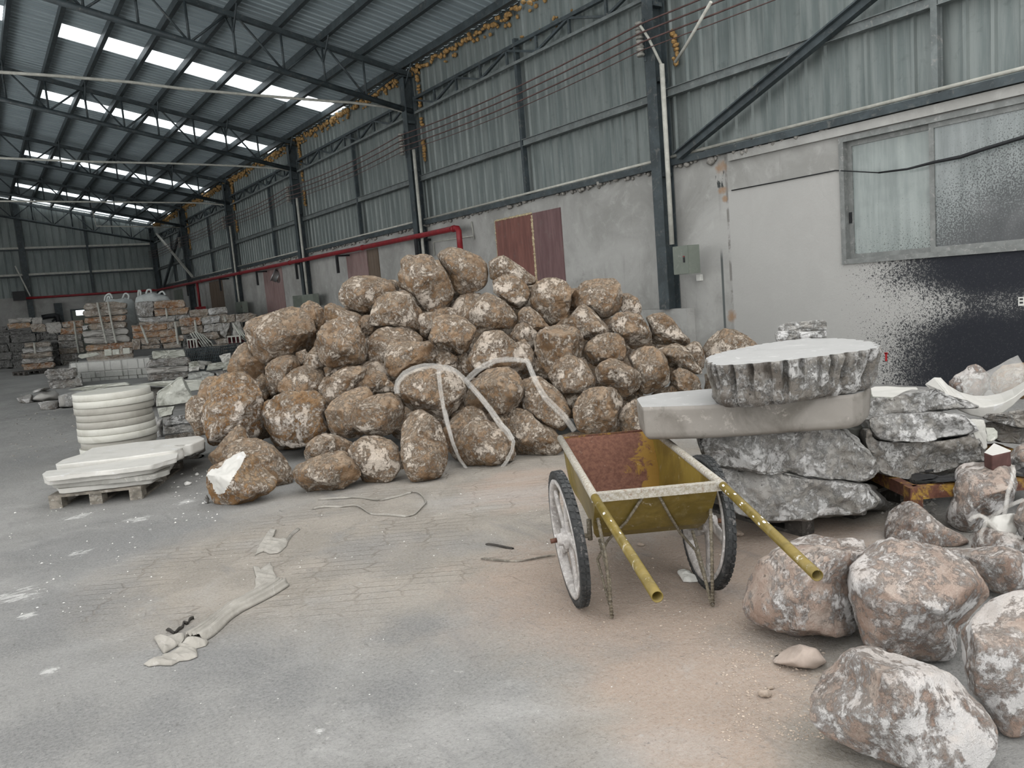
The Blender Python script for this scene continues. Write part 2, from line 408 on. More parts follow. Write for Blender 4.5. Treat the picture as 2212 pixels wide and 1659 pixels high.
def mat_floor():
    t = NT('dusty concrete and paver floor'); v = t.coord('Object', False); x, y, z = t.sep(v)
    a = t.noise(v, .55, 7, .6, .7); b = t.noise(v, 3.0, 10, .68, .5); c = t.noise(v, 26, 7, .7, .3); d = t.noise(v, 120, 3, .6)
    col = t.mix(t.map(a, .35, .65), (.19,.191,.187), (.28,.28,.273))
    col = t.mix(t.map(b, .48, .66, 0, .55), col, (.19,.19,.185))
    # tan stone dust trodden around the cart and the foot of the heap
    tan = 0.0; first = True
    for (cx, cy, r) in ((2.6, 4.4, 1.9), (2.75, 2.9, 1.25), (3.6, 2.6, 1.0), (1.3, 4.6, 1.1), (2.0, 1.75, .7), (3.9, 4.6, 1.6)):
        dx = t.math('SUBTRACT', x, cx); dy = t.math('SUBTRACT', y, cy)
        q = t.math('SQRT', t.math('ADD', t.math('MULTIPLY', dx, dx), t.math('MULTIPLY', dy, dy)))
        w = t.lin(q, r*.35, r*1.15, 1, 0)
        tan = w if first else t.math('MAXIMUM', tan, w); first = False
    tf = t.math('ADD', t.math('MULTIPLY', tan, 1.5), t.math('MULTIPLY', t.math('SUBTRACT', b, .5), 1.1), True)
    tf = t.math('MULTIPLY', tf, t.map(tan, .02, .2))
    tcol = t.mix(t.map(t.noise(v, 2.1, 8, .65, .6), .38, .62), (.245,.215,.175), (.335,.295,.245))
    orr = 0.0; first = True
    for (cx, cy, r) in ((2.5, 2.75, 1.3), (3.3, 2.5, 1.1), (2.05, 1.95, .6), (1.78, 1.72, .42), (3.4, 4.7, .9)):
        dx = t.math('SUBTRACT', x, cx); dy = t.math('SUBTRACT', y, cy)
        w_ = t.lin(t.math('SQRT', t.math('ADD', t.math('MULTIPLY', dx, dx), t.math('MULTIPLY', dy, dy))), r*.2, r*1.1, 1, 0)
        orr = w_ if first else t.math('MAXIMUM', orr, w_); first = False
    orr = t.map(t.math('ADD', orr, t.math('SUBTRACT', t.noise(v, 2.6, 7, .65), .5)), .25, .75, 0, .9)
    tcol = t.mix(orr, tcol, (.40,.295,.225))
    col = t.mix(t.math('MULTIPLY', tf, .88), col, tcol)
    # pale powder: fine specks, smears, and a spill by the pallet
    dx = t.math('SUBTRACT', x, .55); dy = t.math('SUBTRACT', y, 6.2)
    near = t.lin(t.math('SQRT', t.math('ADD', t.math('MULTIPLY', dx, dx), t.math('MULTIPLY', dy, dy))), .4, 1.9, .05, 0)
    pw = t.math('ADD', t.noise(v, 8, 12, .75, 1.0), near)
    col = t.mix(t.map(pw, .67, .72, 0, .85), col, (.62,.62,.61))
    col = t.mix(t.map(t.noise(v, 1.3, 9, .7, .9), .56, .70, 0, .4), col, (.43,.43,.42))
    col = t.mix(t.map(c, .60, .70, 0, .55), col, (.47,.46,.44))
    col = t.mix(t.map(c, .40, .30, 0, .5), col, (.17,.165,.16))
    lg = t.noise(v, .75, 5, .6, .5)
    col = t.mix(t.map(lg, .54, .68, 0, .5), col, (.17,.175,.18))
    col = t.mix(t.map(lg, .44, .30, 0, .45), col, (.40,.395,.385))
    dk = 0.0; wh = 0.0
    def blob_(spots, cur):
        for (a_, b_, r) in spots:
            p_ = at_z(a_, b_)
            dx = t.math('SUBTRACT', x, p_.x); dy = t.math('SUBTRACT', y, p_.y)
            w_ = t.lin(t.math('SQRT', t.math('ADD', t.math('MULTIPLY', dx, dx), t.math('MULTIPLY', dy, dy))), 0, r, 1, 0)
            cur = t.math('MAXIMUM', cur, w_)
        return cur
    dk = blob_(((120, 1330, .9), (500, 1430, .5), (620, 1490, .35), (330, 1560, .4), (850, 1500, .3), (60, 1600, .5), (880, 1360, .3), (200, 1180, 1.2)), dk)
    dk = t.math('ADD', dk, t.math('MULTIPLY', t.math('SUBTRACT', t.noise(v, 4, 8, .7, .5), .5), 1.3))
    col = t.mix(t.map(dk, .25, .85, 0, .6), col, (.135,.14,.145))
    wh = blob_(((40, 1285, .28), (110, 1450, .10), (170, 1195, .16), (690, 1580, .05), (170, 1115, .25), (400, 1085, .2), (300, 1120, .2), (60, 1330, .12)), wh)
    wh = t.math('ADD', wh, t.math('MULTIPLY', t.math('SUBTRACT', t.noise(t.scale(v, (1, 2.2, 1)), 9, 12, .76, .8), .5), 3.2))
    wh2 = t.map(wh, .62, .95, 0, .9)
    col = t.mix(wh2, col, (.60,.60,.59))
    gr = t.noise(v, 70, 8, .8)
    col = t.mix(t.map(gr, .30, .70, .0, .9), col, t.mix(.5, col, (.44,.43,.41)))
    col = t.mix(t.map(gr, .46, .33, 0, .55), col, (.13,.125,.12))
    col = t.mix(t.map(t.noise(v, 16, 10, .78, .8), .60, .66, 0, .6), col, (.14,.135,.13))
    # drag marks
    st = t.noise(t.scale(v, (2.5, .5, 1)), 2.2, 7, .65, .3)
    col = t.mix(t.map(st, .58, .68, 0, .3), col, (.20,.20,.20))
    # wavy joints of the interlocking pavers show through the dust in the middle
    wv = t.n('ShaderNodeMapping'); t.put(wv.inputs['Vector'], v); wv.inputs['Rotation'].default_value = (0, 0, .6)
    vo = t.n('ShaderNodeTexVoronoi', feature='DISTANCE_TO_EDGE'); t.put(vo.inputs['Vector'], t.scale(wv.outputs[0], (3.6, 13, 1))); vo.inputs['Scale'].default_value = 1.0; vo.inputs['Randomness'].default_value = .35
    jt = t.map(vo.outputs[0], .0, .05, 1, 0)
    jm = t.math('MULTIPLY', jt, t.math('MULTIPLY', t.math('MULTIPLY', t.map(y, 2.9, 3.8), t.map(tan, .08, .4)), t.map(t.noise(v, 1.7, 5, .6), .42, .58)))
    col = t.mix(t.math('MULTIPLY', jm, .33), col, (.17,.14,.11))
    h = t.math('ADD', t.math('MULTIPLY', b, .8), t.math('MULTIPLY', c, .25))
    h = t.math('SUBTRACT', h, t.math('MULTIPLY', jm, .18))
    n1 = t.bump(h, .9, .05); n2 = t.bump(t.math('ADD', d, gr), .5, .006, n1)
    return t.fin(t.bsdf(col, .93, spec=.15, nrm=n2))
M['floor'] = mat_floor()

def mat_ply(name, c0, c1):
    t = NT(name); v = t.coord('Object', False)
    a = t.noise(t.scale(v, (1, 4, .5)), 3, 6, .6, .3); b = t.noise(v, 5, 6, .6)
    col = t.mix(t.map(a, .3, .7), c0, c1)
    col = t.mix(t.map(b, .55, .7, 0, .35), col, (.16,.13,.12))
    return t.fin(t.bsdf(col, .75, spec=.25, nrm=t.bump(a, .1, .01)))
M['ply'] = mat_ply('red brown plywood', (.13,.06,.052), (.20,.092,.075))
M['ply2'] = mat_ply('purple brown plywood', (.12,.07,.072), (.17,.105,.105))
M['ply3'] = mat_ply('faded reddish board', (.20,.125,.12), (.27,.20,.19))
M['ply4'] = mat_ply('brown board', (.10,.075,.055), (.15,.115,.09))

def mat_glass(name, c0, c1, speck):
    t = NT(name); v = t.coord('Object', False); x, y, z = t.sep(v)
    a = t.noise(t.scale(v, (1, 5, .4)), 2.5, 6, .65); b = t.noise(v, 3, 6, .6, .5)
    col = t.mix(t.map(a, .3, .7), c0, c1)
    col = t.mix(t.map(b, .5, .75, 0, .4), col, (.16,.18,.18))
    f = t.math('ADD', t.lin(z, 2.75, 1.5, 0, .75), t.lin(y, 5.4, 3.9, -.15, speck))
    dot = t.math('SUBTRACT', t.noise(v, 60, 3, .6), t.lin(f, .1, 1.1, .74, .40))
    col = t.mix(t.map(dot, 0, .04, 0, .85), col, (.03,.034,.036))
    col = t.mix(t.map(f, .75, 1.25, 0, .8), col, (.032,.036,.040))
    return t.fin(t.bsdf(col, t.map(b, .3, .7, .22, .42), 0, .6))
M['glass'] = mat_glass('dusty window glass', (.17,.20,.195), (.25,.285,.275), .12)
M['glass_dark'] = mat_glass('sooty window glass', (.13,.15,.15), (.21,.235,.235), .55)
M['alu'] = mat_plain('dull aluminium frame', (.19,.20,.195), .5, .3, .2, 8, (.30,.30,.29))

def mat_skylight():
    t = NT('white fibreglass skylight')
    tr = t.n('ShaderNodeBsdfTransparent'); tl = t.n('ShaderNodeBsdfTranslucent')
    tr.inputs[0].default_value = (.93,.97,1,1); tl.inputs[0].default_value = (.9,.95,.97,1)
    mx = t.n('ShaderNodeMixShader'); mx.inputs[0].default_value = .35
    t.t.links.new(tr.outputs[0], mx.inputs[1]); t.t.links.new(tl.outputs[0], mx.inputs[2])
    return t.fin(mx.outputs[0])
M['skylight'] = mat_skylight()

# --- floor
mb = MB(); mb.add([(-9.5,-7,0),(9.2,-7,0),(9.2,47.2,0),(-9.5,47.2,0)], [(0,1,2,3)])
struct('floor', mb, M['floor'])

# --- lower masonry wall with the window opening
WY0, WY1, WZ0, WZ1 = 1.9, 5.66, 1.46, 2.97
mb = MB()
for (ya, yb, za, zb) in ((-7, WY0, 0, 3.1), (WY0, WY1, 0, WZ0), (WY0, WY1, WZ1, 3.1), (WY1, 47.2, 0, 3.1)):
    mb.box((XW, ya, za), (XW+.25, yb, zb))
struct('wall_right', mb, M['plaster'])
mb = MB(); mb.box((XW-.17, 8.10, 0), (XW-.001, 10.9, 1.0))
struct('trim_1', mb, M['plaster'])
mb = MB(); mb.box((XW-.06, -2, 2.985), (XW-.001, 7.3, 3.09))
struct('trim_2', mb, M['plaster'])
# --- upper sheet cladding: trapezoid ribs
def corr(mb, u0, u1, lo, hi, per, h, w, put):
    """ribbed sheet: u along the sheet; lo(u), hi(u) ends of each rib; put(u, end, off)"""
    us = []; u = u0
    while u < u1:
        for du, o in ((0, 0), (per-w*2, 0), (per-w*1.5, h), (per-w*.5, h)):
            if u+du < u1: us.append((u+du, o))
        u += per
    us.append((u1, 0))
    vs = []; fs = []
    for (u, o) in us:
        vs.append(put(u, lo(u), o)); vs.append(put(u, hi(u), o))
    for i in range(len(us)-1): fs.append((2*i, 2*i+1, 2*i+3, 2*i+2))
    mb.add(vs, fs)
mb = MB()
corr(mb, -7, 47.0, lambda u: 3.1, lambda u: 6.655, .275, .035, .035, lambda u, e, o: (XW+.10-o, u, e))
struct('wall_right_cladding', mb, M['sheet'])
# --- back wall
mb = MB(); mb.box((-9.2, YB, 0), (XW+.2, YB+.25, 3.1))
struct('wall_back', mb, M['plaster'])
mb = MB()
corr(mb, -9, XW+.1, lambda u: 3.1, lambda u: zr(u), .32, .035, .035, lambda u, e, o: (u, YB+.1-o, e))
struct('wall_back_cladding', mb, M['sheet'])
# --- far left wall, unseen; its nearer part is left out to let daylight in
mb = MB(); mb.box((-9.3, 33, 0), (-9.05, 47.1, 6.6))
struct('wall_left', mb, M['plaster'])
# --- roof
def roof_strip(mb, y0, y1, x0, x1):
    per = .21
    corr(mb, y0, y1, lambda u: x0, lambda u: x1, per, .02, .03, lambda u, e, o: (e, u, zr(e)+.06-o))
mb = MB()
ed = [YR]
for a, b in SKY: ed += [a, b]
ed.append(47.2)
for i in range(0, len(ed), 2): roof_strip(mb, ed[i], ed[i+1], 0, XW+.14)
for a, b in SKY: roof_strip(mb, a, b, 1.47, 2.5)
roof_strip(mb, YR, 47.2, 0, -9.3)
struct('ceiling', mb, M['roof'])
names = ['nearest the camera above the right wall', 'second from the front, longest in view', 'third from the front', 'fourth from the front',
         'fifth from the front, short', 'at the back wall behind the last truss']
for (a, b), nm in zip(SKY, names):
    mb = MB(); corr(mb, a, b, lambda u: 2.5, lambda u: XW+.12, .105, .018, .018, lambda u, e, o: (e, u, zr(e)+.061-o))
    thing('skylight_strip', mb, M['skylight'], 'glowing white ribbed skylight strip in the roof, '+nm, 'skylight', 'roof skylight strips')
for (a, b), nm in zip(SKY[1:3], ('in the second skylight row', 'in the third skylight row')):
    mb = MB(); corr(mb, a, b, lambda u: 0.0, lambda u: 1.47, .105, .018, .018, lambda u, e, o: (e, u, zr(e)+.061-o))
    thing('skylight_strip', mb, M['skylight'], 'short bright skylight sheet near the ridge '+nm, 'skylight', 'roof skylight strips')

# --- purlins
for i, x in enumerate(PURX):
    mb = MB()
    mb.bar((x, YR, zr(x)-.03), (x, 46.85, zr(x)-.03), .05, .15)
    mb.bar((x+.03, YR, zr(x)-.1), (x+.03, 46.85, zr(x)-.1), .07, .012)
    ordn = ['first', 'second', 'third', 'fourth', 'fifth', 'sixth', 'seventh', 'eighth', 'ninth', 'tenth'][i]
    thing('roof_purlin', mb, M['steel'], 'long dark steel purlin under the roof sheets, %s from the right wall' % ordn, 'roof beam', 'roof purlins')

# --- trusses
tn = ['nearest roof truss, meeting the column beside the red pipe end', 'second visible roof truss from the front', 'third visible roof truss, mid hall',
      'fourth visible roof truss, far down the hall', 'farthest roof truss, against the back wall']
for yi, (Y, nm) in enumerate(zip(BAYS[1:], tn)):
    root = empty('roof_truss', (XW, Y, 5.6), 'dark lattice truss, '+nm, 'roof truss', 'roof trusses')
    zt = lambda x: zr(x)-.19
    zb = lambda x: zr(x)-1.0+.02*(XW-abs(x))*.2
    for s in (1, -1):
        mb = MB(); mb.bar((s*8.85, Y, zt(8.85)), (0, Y, zt(0)), .10, .10); mb.build('top_chord', M['steel'], root)
        mb = MB(); mb.tube([(s*8.8, Y, zb(8.8)), (0, Y, zb(0))], .06, 10); mb.build('bottom_chord', M['steel'], root)
    for i, x in enumerate(PURX):
        if i:
            mb = MB(); mb.tube([(x, Y, zt(x)), (x, Y, zb(x))], .026, 8); mb.build('web_post', M['steel'], root)
        if i % 2 == 0:
            for xb in (PURX[i-1] if i else None, PURX[i+1] if i+1 < len(PURX) else None):
                if xb is None: continue
                mb = MB(); mb.tube([(x+(.08 if xb > x else -.08), Y, zt(x)), (xb, Y, zb(xb))], .024, 8); mb.build('web_diagonal', M['steel'], root)
            for s in (-1, 1):
                mb = MB(); mb.tube([(x, Y, zt(x)-.35), (x, Y+s*.42, zr(x)-.1)], .02, 6); mb.build('fly_brace', M['steel'], root)

# --- columns with their stays, insulators
cn = ['nearest, with the grey switch box', 'second, beside the red pipe end', 'third, in front of the open switch box', 'fourth from the front', 'fifth from the front', 'at the far back corner']
for i, (Y, nm) in enumerate(zip(BAYS, cn)):
    z0 = 1.0 if i == 0 else 0.0
    root = empty('steel_column', (8.72, Y, z0), 'dark steel H column on the right wall, '+nm, 'column', 'steel columns along the right wall')
    mb = MB()
    x1 = 8.84 if i else XW-.02
    mb.box((8.60, Y-.1, z0), (8.615, Y+.1, 6.35)); mb.box((x1-.015, Y-.1, z0), (x1, Y+.1, 6.35)); mb.box((8.615, Y-.008, z0), (x1-.015, Y+.008, 6.35))
    mb.build('shaft', M['steel'], root)
    for zz in (2.95, 4.3, 5.35):
        mb = MB(); mb.box((8.63, Y-.11, zz), (8.8, Y-.015, zz+.06)); mb.build('splice_plate', M['steel'], root)
    mb = MB(); mb.box((8.5, Y-.13, 6.352), (8.86, Y+.13, 6.37)); mb.build('cap_plate', M['steel'], root)

# --- posts midway between columns
for i, (Y, z0, z1, nm) in enumerate(((4.48, 3.1, 6.5, 'above the window'), (12.02, 3.1, 6.0, 'above the boarded opening'), (19.55, 3.1, 5.85, 'above the second boarded opening'),
                                  (26.65, 3.1, 5.75, 'above the duct'), (35.0, 3.1, 5.75, 'fourth bay'), (42.6, 3.1, 5.75, 'last bay'))):
    mb = MB(); mb.box((8.79, Y-.035, z0), (8.86, Y+.035, z1)); mb.box((8.86, Y-.05, z0), (8.875, Y+.05, z1))
    thing('wall_post', mb, M['steel'] if i else M['steel_grey'], 'thin steel post on the right wall cladding, '+nm, 'wall post', 'thin posts between the columns')
# --- girts and bottom channels
edges = [-3.0, 4.44, 8.33, 11.97, 15.98, 19.5, 23.68, 26.6, 31.18, 34.95, 38.98, 42.55, 46.48]
for i in range(len(edges)-1):
    ya = edges[i]+(.08 if i % 2 else .24 if i else 0); yb = edges[i+1]
    if i == 0: ya = -3.0
    where = ['above the window, running out of the frame', 'between the window post and the nearest column', 'left of the nearest column', 'right of the red pipe end column',
             'left of the red pipe end column', 'right of the third column', 'left of the third column', 'right of the fourth column', 'left of the fourth column',
             'right of the fifth column', 'left of the fifth column', 'beside the back corner'][i]
    mb = MB(); mb.box((8.80, ya, 4.08), (8.865, yb, 4.20)); mb.box((8.76, ya, 4.19), (8.80, yb, 4.20)); mb.box((8.76, ya, 4.08), (8.80, yb, 4.088))
    thing('wall_girt', mb, M['steel_grey'], 'dusty grey steel girt across the sheet cladding '+where, 'wall rail', 'girts across the right wall')
for i in range(6):
    ya = edges[2*i]+(.24 if i else 0); yb = edges[2*i+2]-.02
    where = ['over the window', 'between the two nearest columns', 'behind the second and third columns', 'between the third and fourth columns', 'between the fourth and fifth columns', 'in the last bay'][i]
    mb = MB(); mb.box((8.77, ya, 3.10), (8.86, yb, 3.19)); 
    mb.tube([(8.78, ya, 3.225), (8.78, yb, 3.225)], .022, 6, mi=1)
    thing('sill_channel', mb, [M['steel'], M['conduit']], 'dark steel channel with pale lip on the wall top '+where, 'wall rail', 'channels along the top of the masonry')
# --- lattice girders under the eave
for i in range(6):
    ya = (BAYS[i-1]+.15) if i else 0.5; yb = BAYS[i]-.15
    where = ['in the nearest bay', 'in the bay over the boarded opening', 'in the third bay', 'in the fourth bay', 'in the fifth bay', 'in the last bay'][i]
    root = empty('eave_girder', (8.78, (ya+yb)/2, 5.54), 'flat dark lattice girder under the eave '+where, 'lattice girder', 'lattice girders under the eave')
    mb = MB(); mb.bar((8.8, ya, 5.57), (8.8, yb, 5.57), .06, .05); mb.build('bottom_chord', M['steel_grey'], root)
    mb = MB(); mb.bar((8.8, ya, 5.88), (8.8, yb, 5.88), .07, .06); mb.build('top_chord', M['steel'], root)
    n = max(4, int(round((yb-ya)/.93)))
    for k in range(n):
        y0 = ya+(yb-ya)*k/n; y1 = ya+(yb-ya)*(k+1)/n
        mb = MB(); mb.bar((8.8, y1, 5.57), (8.8, y1, 5.88), .05, .04, (1,0,0)); mb.build('web_post', M['steel'], root)
        mb = MB(); mb.bar((8.8, y0 if k % 2 else y1, 5.59), (8.8, y1 if k % 2 else y0, 5.86), .04, .05, (1,0,0)); mb.build('web_diagonal', M['steel'], root)

# --- the big diagonal and smaller stays on the wall
mb = MB(); mb.bar((8.72, 8.10, 3.20), (8.72, 1.6, 5.79), .11, .10, (1,0,0)); mb.bar((8.64, 8.10, 3.24), (8.64, 1.6, 5.83), .02, .06, (1,0,0))
thing('diagonal_brace', mb, M['steel'], 'heavy dark diagonal steel brace rising right from the nearest column', 'brace')
a = at_x(*px('Z4', 1335, 335), 8.5); b = at_x(*px('Z4', 1640, 700), 8.5)
mb = MB(); mb.bar(a, b, .07, .09, (1,0,0))
thing('diagonal_brace', mb, M['conduit'], 'pale diagonal strut in the last bay by the back corner', 'brace')
a = at_x(*px('Z4', 1545, 285), 8.66); b = at_x(*px('Z4', 1398, 790), 8.66)
mb = MB(); mb.bar(a, b, .13, .10, (1,0,0))
thing('diagonal_brace', mb, M['steel'], 'dark diagonal strut crossing a pale one by the back corner', 'brace')
a = at_y(*px('Z4', 128, 610), 46.6); b = at_y(*px('Z4', 258, 868), 46.6)
mb = MB(); mb.bar(a, b, .06, .06, (0,1,0))
thing('diagonal_brace', mb, M['conduit'], 'thin pale strut leaning on the back wall at far left', 'brace')

# --- back wall frame
for X, w, nm in ((2.6, .26, 'broad dark steel column on the back wall near its left end'), (5.55, .1, 'thin dark post in the middle of the back wall cladding')):
    mb = MB(); mb.box((X-w/2, 46.72, 3.1 if w < .2 else 0), (X+w/2, 46.86, zr(X)-.1)); thing('back_wall_post', mb, M['steel'], nm, 'column')
for z, nm in ((5.52, 'upper'), (4.19, 'lower')):
    mb = MB(); mb.box((-6, 46.8, z-.09), (8.6, 46.96, z-.02), 0); mb.box((-6, 46.77, z-.02), (8.6, 46.97, z+.08), 1)
    thing('back_wall_girt', mb, [M['steel'], M['conduit']], '%s pale edged horizontal girt across the back wall cladding' % nm, 'wall rail', 'girts across the back wall')

# --- wires on insulators
def sag(Y0, Y1, z, s, x):
    return [(x, Y0+(Y1-Y0)*k/8, z - s*4*(k/8)*(1-k/8)) for k in range(9)]
for k, (z, nm) in enumerate(((5.10, 'topmost of the four'), (4.98, 'second from the top of four'), (4.85, 'third from the top of four'), (4.74, 'lowest and thinnest of the four'))):
    mb = MB(); P = []
    Ys = [-2]+BAYS
    for i in range(len(Ys)-1): P += sag(Ys[i], Ys[i+1], z, .10, 8.44)[(1 if i else 0):]
    mb.tube(P, .013 if k < 3 else .008, 5, caps=False)
    thing('power_wire', mb, M['wire'], 'thin dull red wire strung along the right wall, '+nm, 'wire', 'wires along the right wall')
for i, Y in enumerate(BAYS[:5]):
    nm = ['on the nearest column', 'on the second column', 'on the third column', 'on the fourth column', 'on the fifth column'][i]
    root = empty('insulator_rack', (8.5, Y, 4.62), 'stack of dusty porcelain insulators '+nm, 'insulators', 'insulator stacks on the columns')
    mb = MB(); mb.bar((8.59, Y+.08, 4.62), (8.59, Y+.08, 5.22), .05, .015, (1,0,0)); mb.build('bracket', M['steel'], root)
    for z in (5.10, 4.98, 4.85, 4.74):
        mb = MB(); mb.lathe([(.0,-.058),(.05,-.058),(.064,-.035),(.042,-.012),(.042,.012),(.064,.035),(.05,.058),(0,.058)], 16, (8.50, Y+.08, z)); mb.build('insulator', M['porcelain'], root)

# --- conduits
mb = MB(); mb.tube([(8.60, 8.22, 1.95), (8.60, 8.22, 4.5)], .036, 12)
mb.tube([(8.60, 8.22, 4.48), (8.5, 8.36, 4.9), (8.45, 8.45, 5.08)], .02, 8)
p1 = at_x(*px('Z3', 385, 325), 8.6); p2 = at_x(*px('Z3', 440, 240), 8.5); p3 = at_x(*px('Z3', 572, 10), 8.3)
mb.tube([p1, p2, p3], .022, 8)
thing('cable_conduit', mb, M['conduit'], 'pale vertical conduit forking at the top, beside the nearest column', 'conduit')
for Y, z0, z1, nm in ((16.0, 0.0, 4.75, 'second'), (23.65, 1.8, 4.75, 'third'), (31.15, 0.0, 4.75, 'fourth')):
    mb = MB(); mb.tube([(8.62, Y-.14, z0), (8.62, Y-.14, z1)], .036, 10)
    thing('cable_conduit', mb, M['conduit'], 'dusty vertical conduit beside the %s column' % nm, 'conduit')
def cross(c, flat, Y, lab, r=.028):
    ps = [at_y(*px(c[i], flat[2*i], flat[2*i+1]), Y) for i in range(len(c))]
    mb = MB(); mb.tube(ps, r, 8); thing('cross_pipe', mb, M['conduit'], lab, 'pipe', 'thin pipes across the hall under the trusses')
cross(['Z1']*6+['Z2']*4, [-60,462,370,490,840,530,1200,575,1650,615,2150,655,470,662,700,690,850,735,905,930], 16.3, 'thin pale pipe slung across the hall, nearest of the four')
cross(['Z1']*6, [-60,1018,600,1045,1100,1055,1500,1070,1800,1088,1915,1112], 24.0, 'thin pale pipe slung across the hall, second of four')
cross(['Z1']*5, [-60,1298,800,1305,1300,1310,1440,1322,1480,1345], 31.5, 'thin pale pipe slung across the hall, third of four')
cross(['Z1']*4, [590,1325,622,1460,900,1463,1160,1468], 39.2, 'thin bent pale pipe hanging below the far truss, last of four')

# --- fire main
root = empty('fire_main', (8.7, 30, 2.85), 'long red fire pipe running along the right wall and across the back wall', 'pipe')
mb = MB()
XP = 8.52
pe = at_x(985, 493, XP); pf = at_x(428, 608.6, XP); pm = at_x(735, 545, XP)
def zpipe(y): return pe.z+(pf.z-pe.z)*(y-pe.y)/(pf.y-pe.y)
mb.tube([(XP, pe.y-.10, 2.2), (XP, pe.y-.10, pe.z-.06), (XP, pe.y-.06, pe.z-.01), (XP, pe.y, pe.z), (XP, 25, zpipe(25)), (XP, pf.y, pf.z), (XP, 46.2, zpipe(46.2)), (8.45, 46.42, 3.03), (8.3, 46.52, 3.03), (5, 46.55, 3.03), (2.3, 46.55, 3.03)], .06, 12)
mb.build('main_run', M['red'], root)
for y in (pe.y+.1, 18.9, 24.5, 30.0, 36.0, 42.0):
    mb = MB(); mb.tube([(XP, y-.05, zpipe(y)), (XP, y+.05, zpipe(y))], .072, 12); mb.build('coupling', M['red'], root)
p_ = at_x(*px('A', 95, 340), XP)
mb = MB(); mb.tube([(XP, p_.y, zpipe(p_.y)), (XP, p_.y, 1.75)], .055, 10); mb.box((XP-.2, p_.y-.17, 1.6), (XP+.2, p_.y+.17, 1.85)); mb.build('riser', M['red'], root)
mb = MB(); mb.tube([(XP, pe.y-.10, 2.2), (XP, pe.y-.10, 0.0)], .06, 10); mb.build('riser', M['red'], root)
mb = MB(); mb.box((1.9, 46.45, 2.95), (2.45, 46.7, 3.4)); mb.build('valve_box', M['black'], root)
for (bx_, by_) in ((px('Z2', 900, 1542)), (px('A', 1215, 115)), (px('A', 890, 182)), (px('A', 575, 245)), (px('A', 280, 305)), (px('A', 20, 362))):
    y = at_x(bx_, by_, XP).y; zz = zpipe(y)
    mb = MB(); mb.box((XP-.06, y-.05, zz-.105), (XW-.025, y+.05, zz-.062)); mb.box((XP-.06, y-.05, zz-.55), (XP-.01, y+.05, zz-.105))
    mb.build('bracket', M['black'], root)

# --- boarded openings
def board(name, ya, yb, za, zb, mats, lab, split=None):
    root = empty(name, (XW-.02, (ya+yb)/2, za), lab, 'boarded opening', 'boarded openings in the right wall')
    s = split if split else (ya+yb)/2
    mb = MB(); mb.box((XW-.018, s+.02, za), (XW-.001, yb, zb)); mb.build('board', mats[0], root)
    mb = MB(); mb.box((XW-.022, ya, za), (XW-.001, s-.02, zb)); mb.build('board', mats[1], root)
    return root
b1 = board('boarded_opening', 11.1, 13.2, .002, 2.86, (M['ply'], M['ply2']), 'large red brown boarded opening with foam filled seam behind the heap', 11.95)
mb = MB(); rnd = random.Random(4)
def blob(mb, c, r, rnd, mi=0):
    bm = bmesh.new(); bmesh.ops.create_icosphere(bm, subdivisions=1, radius=1)
    s = [r*rnd.uniform(.6, 1.3) for _ in range(3)]
    vs = [(c[0]+v.co.x*s[0]*rnd.uniform(.8,1.2), c[1]+v.co.y*s[1]*rnd.uniform(.8,1.2), c[2]+v.co.z*s[2]*rnd.uniform(.8,1.2)) for v in bm.verts]
    fs = [tuple(v.index for v in f.verts) for f in bm.faces]; bm.free()
    mb.add(vs, fs, mi, True)
z = 1.2
while z < 2.84:
    blob(mb, (XW-.02, 11.95, z), .03, rnd); z += .035
for k in range(40): blob(mb, (XW-.015, 11.97+k*.031, 2.865), .022, rnd)
for k in range(30): blob(mb, (XW-.015, 13.21, 1.8+k*.036), .018, rnd)
mb.build('foam_seam', M['foam_pale'], b1)
board('boarded_opening', 18.72, 20.8, .002, 2.83, (M['ply3'], M['ply4']), 'boarded opening half faded red and half brown, above the left shoulder of the heap', 19.4)
board('boarded_opening', 26.35, 28.4, .002, 2.87, (M['ply3'], M['ply3']), 'faded reddish boarded opening holding the metal duct end')
board('boarded_opening', 34.03, 36.2, .002, 2.87, (M['ply4'], M['ply4']), 'brown boarded opening right of the far red riser')
a = 41.6
board('boarded_opening', a, a+2.0, .002, 2.85, (M['box_green'], M['box_green']), 'dull green grey boarded opening nearest the back corner')
mb = MB()
cdu = Vector((XW-.03, 26.75, 2.55))
mb.lathe([(.20,0),(.20,.16),(.23,.17),(.23,.2),(.19,.2),(.17,.02)], 20, cdu, (-.8,.25,.45))
mb.lathe([(.19,-.05),(.2,.02)], 20, cdu, (-1,0,0))
thing('duct_end', mb, M['galv'], 'shiny metal duct elbow poking out of the faded boarded opening', 'duct')

# --- switch boxes
def ebox(xf, pl, pr, yt, yb_, mats, name, lab, openlid=False):
    A = at_x(pl, (yt+yb_)/2, xf); B = at_x(pr, (yt+yb_)/2, xf)
    zt = at_x((pl+pr)/2, yt, xf).z; zb = at_x((pl+pr)/2, yb_, xf).z
    root = empty(name, (xf+.1, (A.y+B.y)/2, zb), lab, 'switch box')
    mb = MB(); mb.box((xf+.012, B.y, zb), (8.595, A.y, zt)); mb.build('body', mats, root)
    dm = MB()
    if not openlid:
        dm.box((xf-.004, B.y+.006, zb+.006), (xf+.0115, A.y-.006, zt-.006))
    else:
        dm.box((xf-.26, A.y, zb+.006), (xf+.0115, A.y+.014, zt-.006))
    d = dm.build('door', mats, root)
    if not openlid:
        mb = MB(); mb.box((xf-.018, B.y+.06, (zt+zb)/2-.035), (xf-.0045, B.y+.085, (zt+zb)/2+.035)); mb.build('latch', M['black'], d)
        mb = MB(); mb.box((xf-.02, B.y+.062, (zt+zb)/2+.04), (xf-.0045, B.y+.083, (zt+zb)/2+.055)); mb.build('indicator', M['red'], d)
    return root
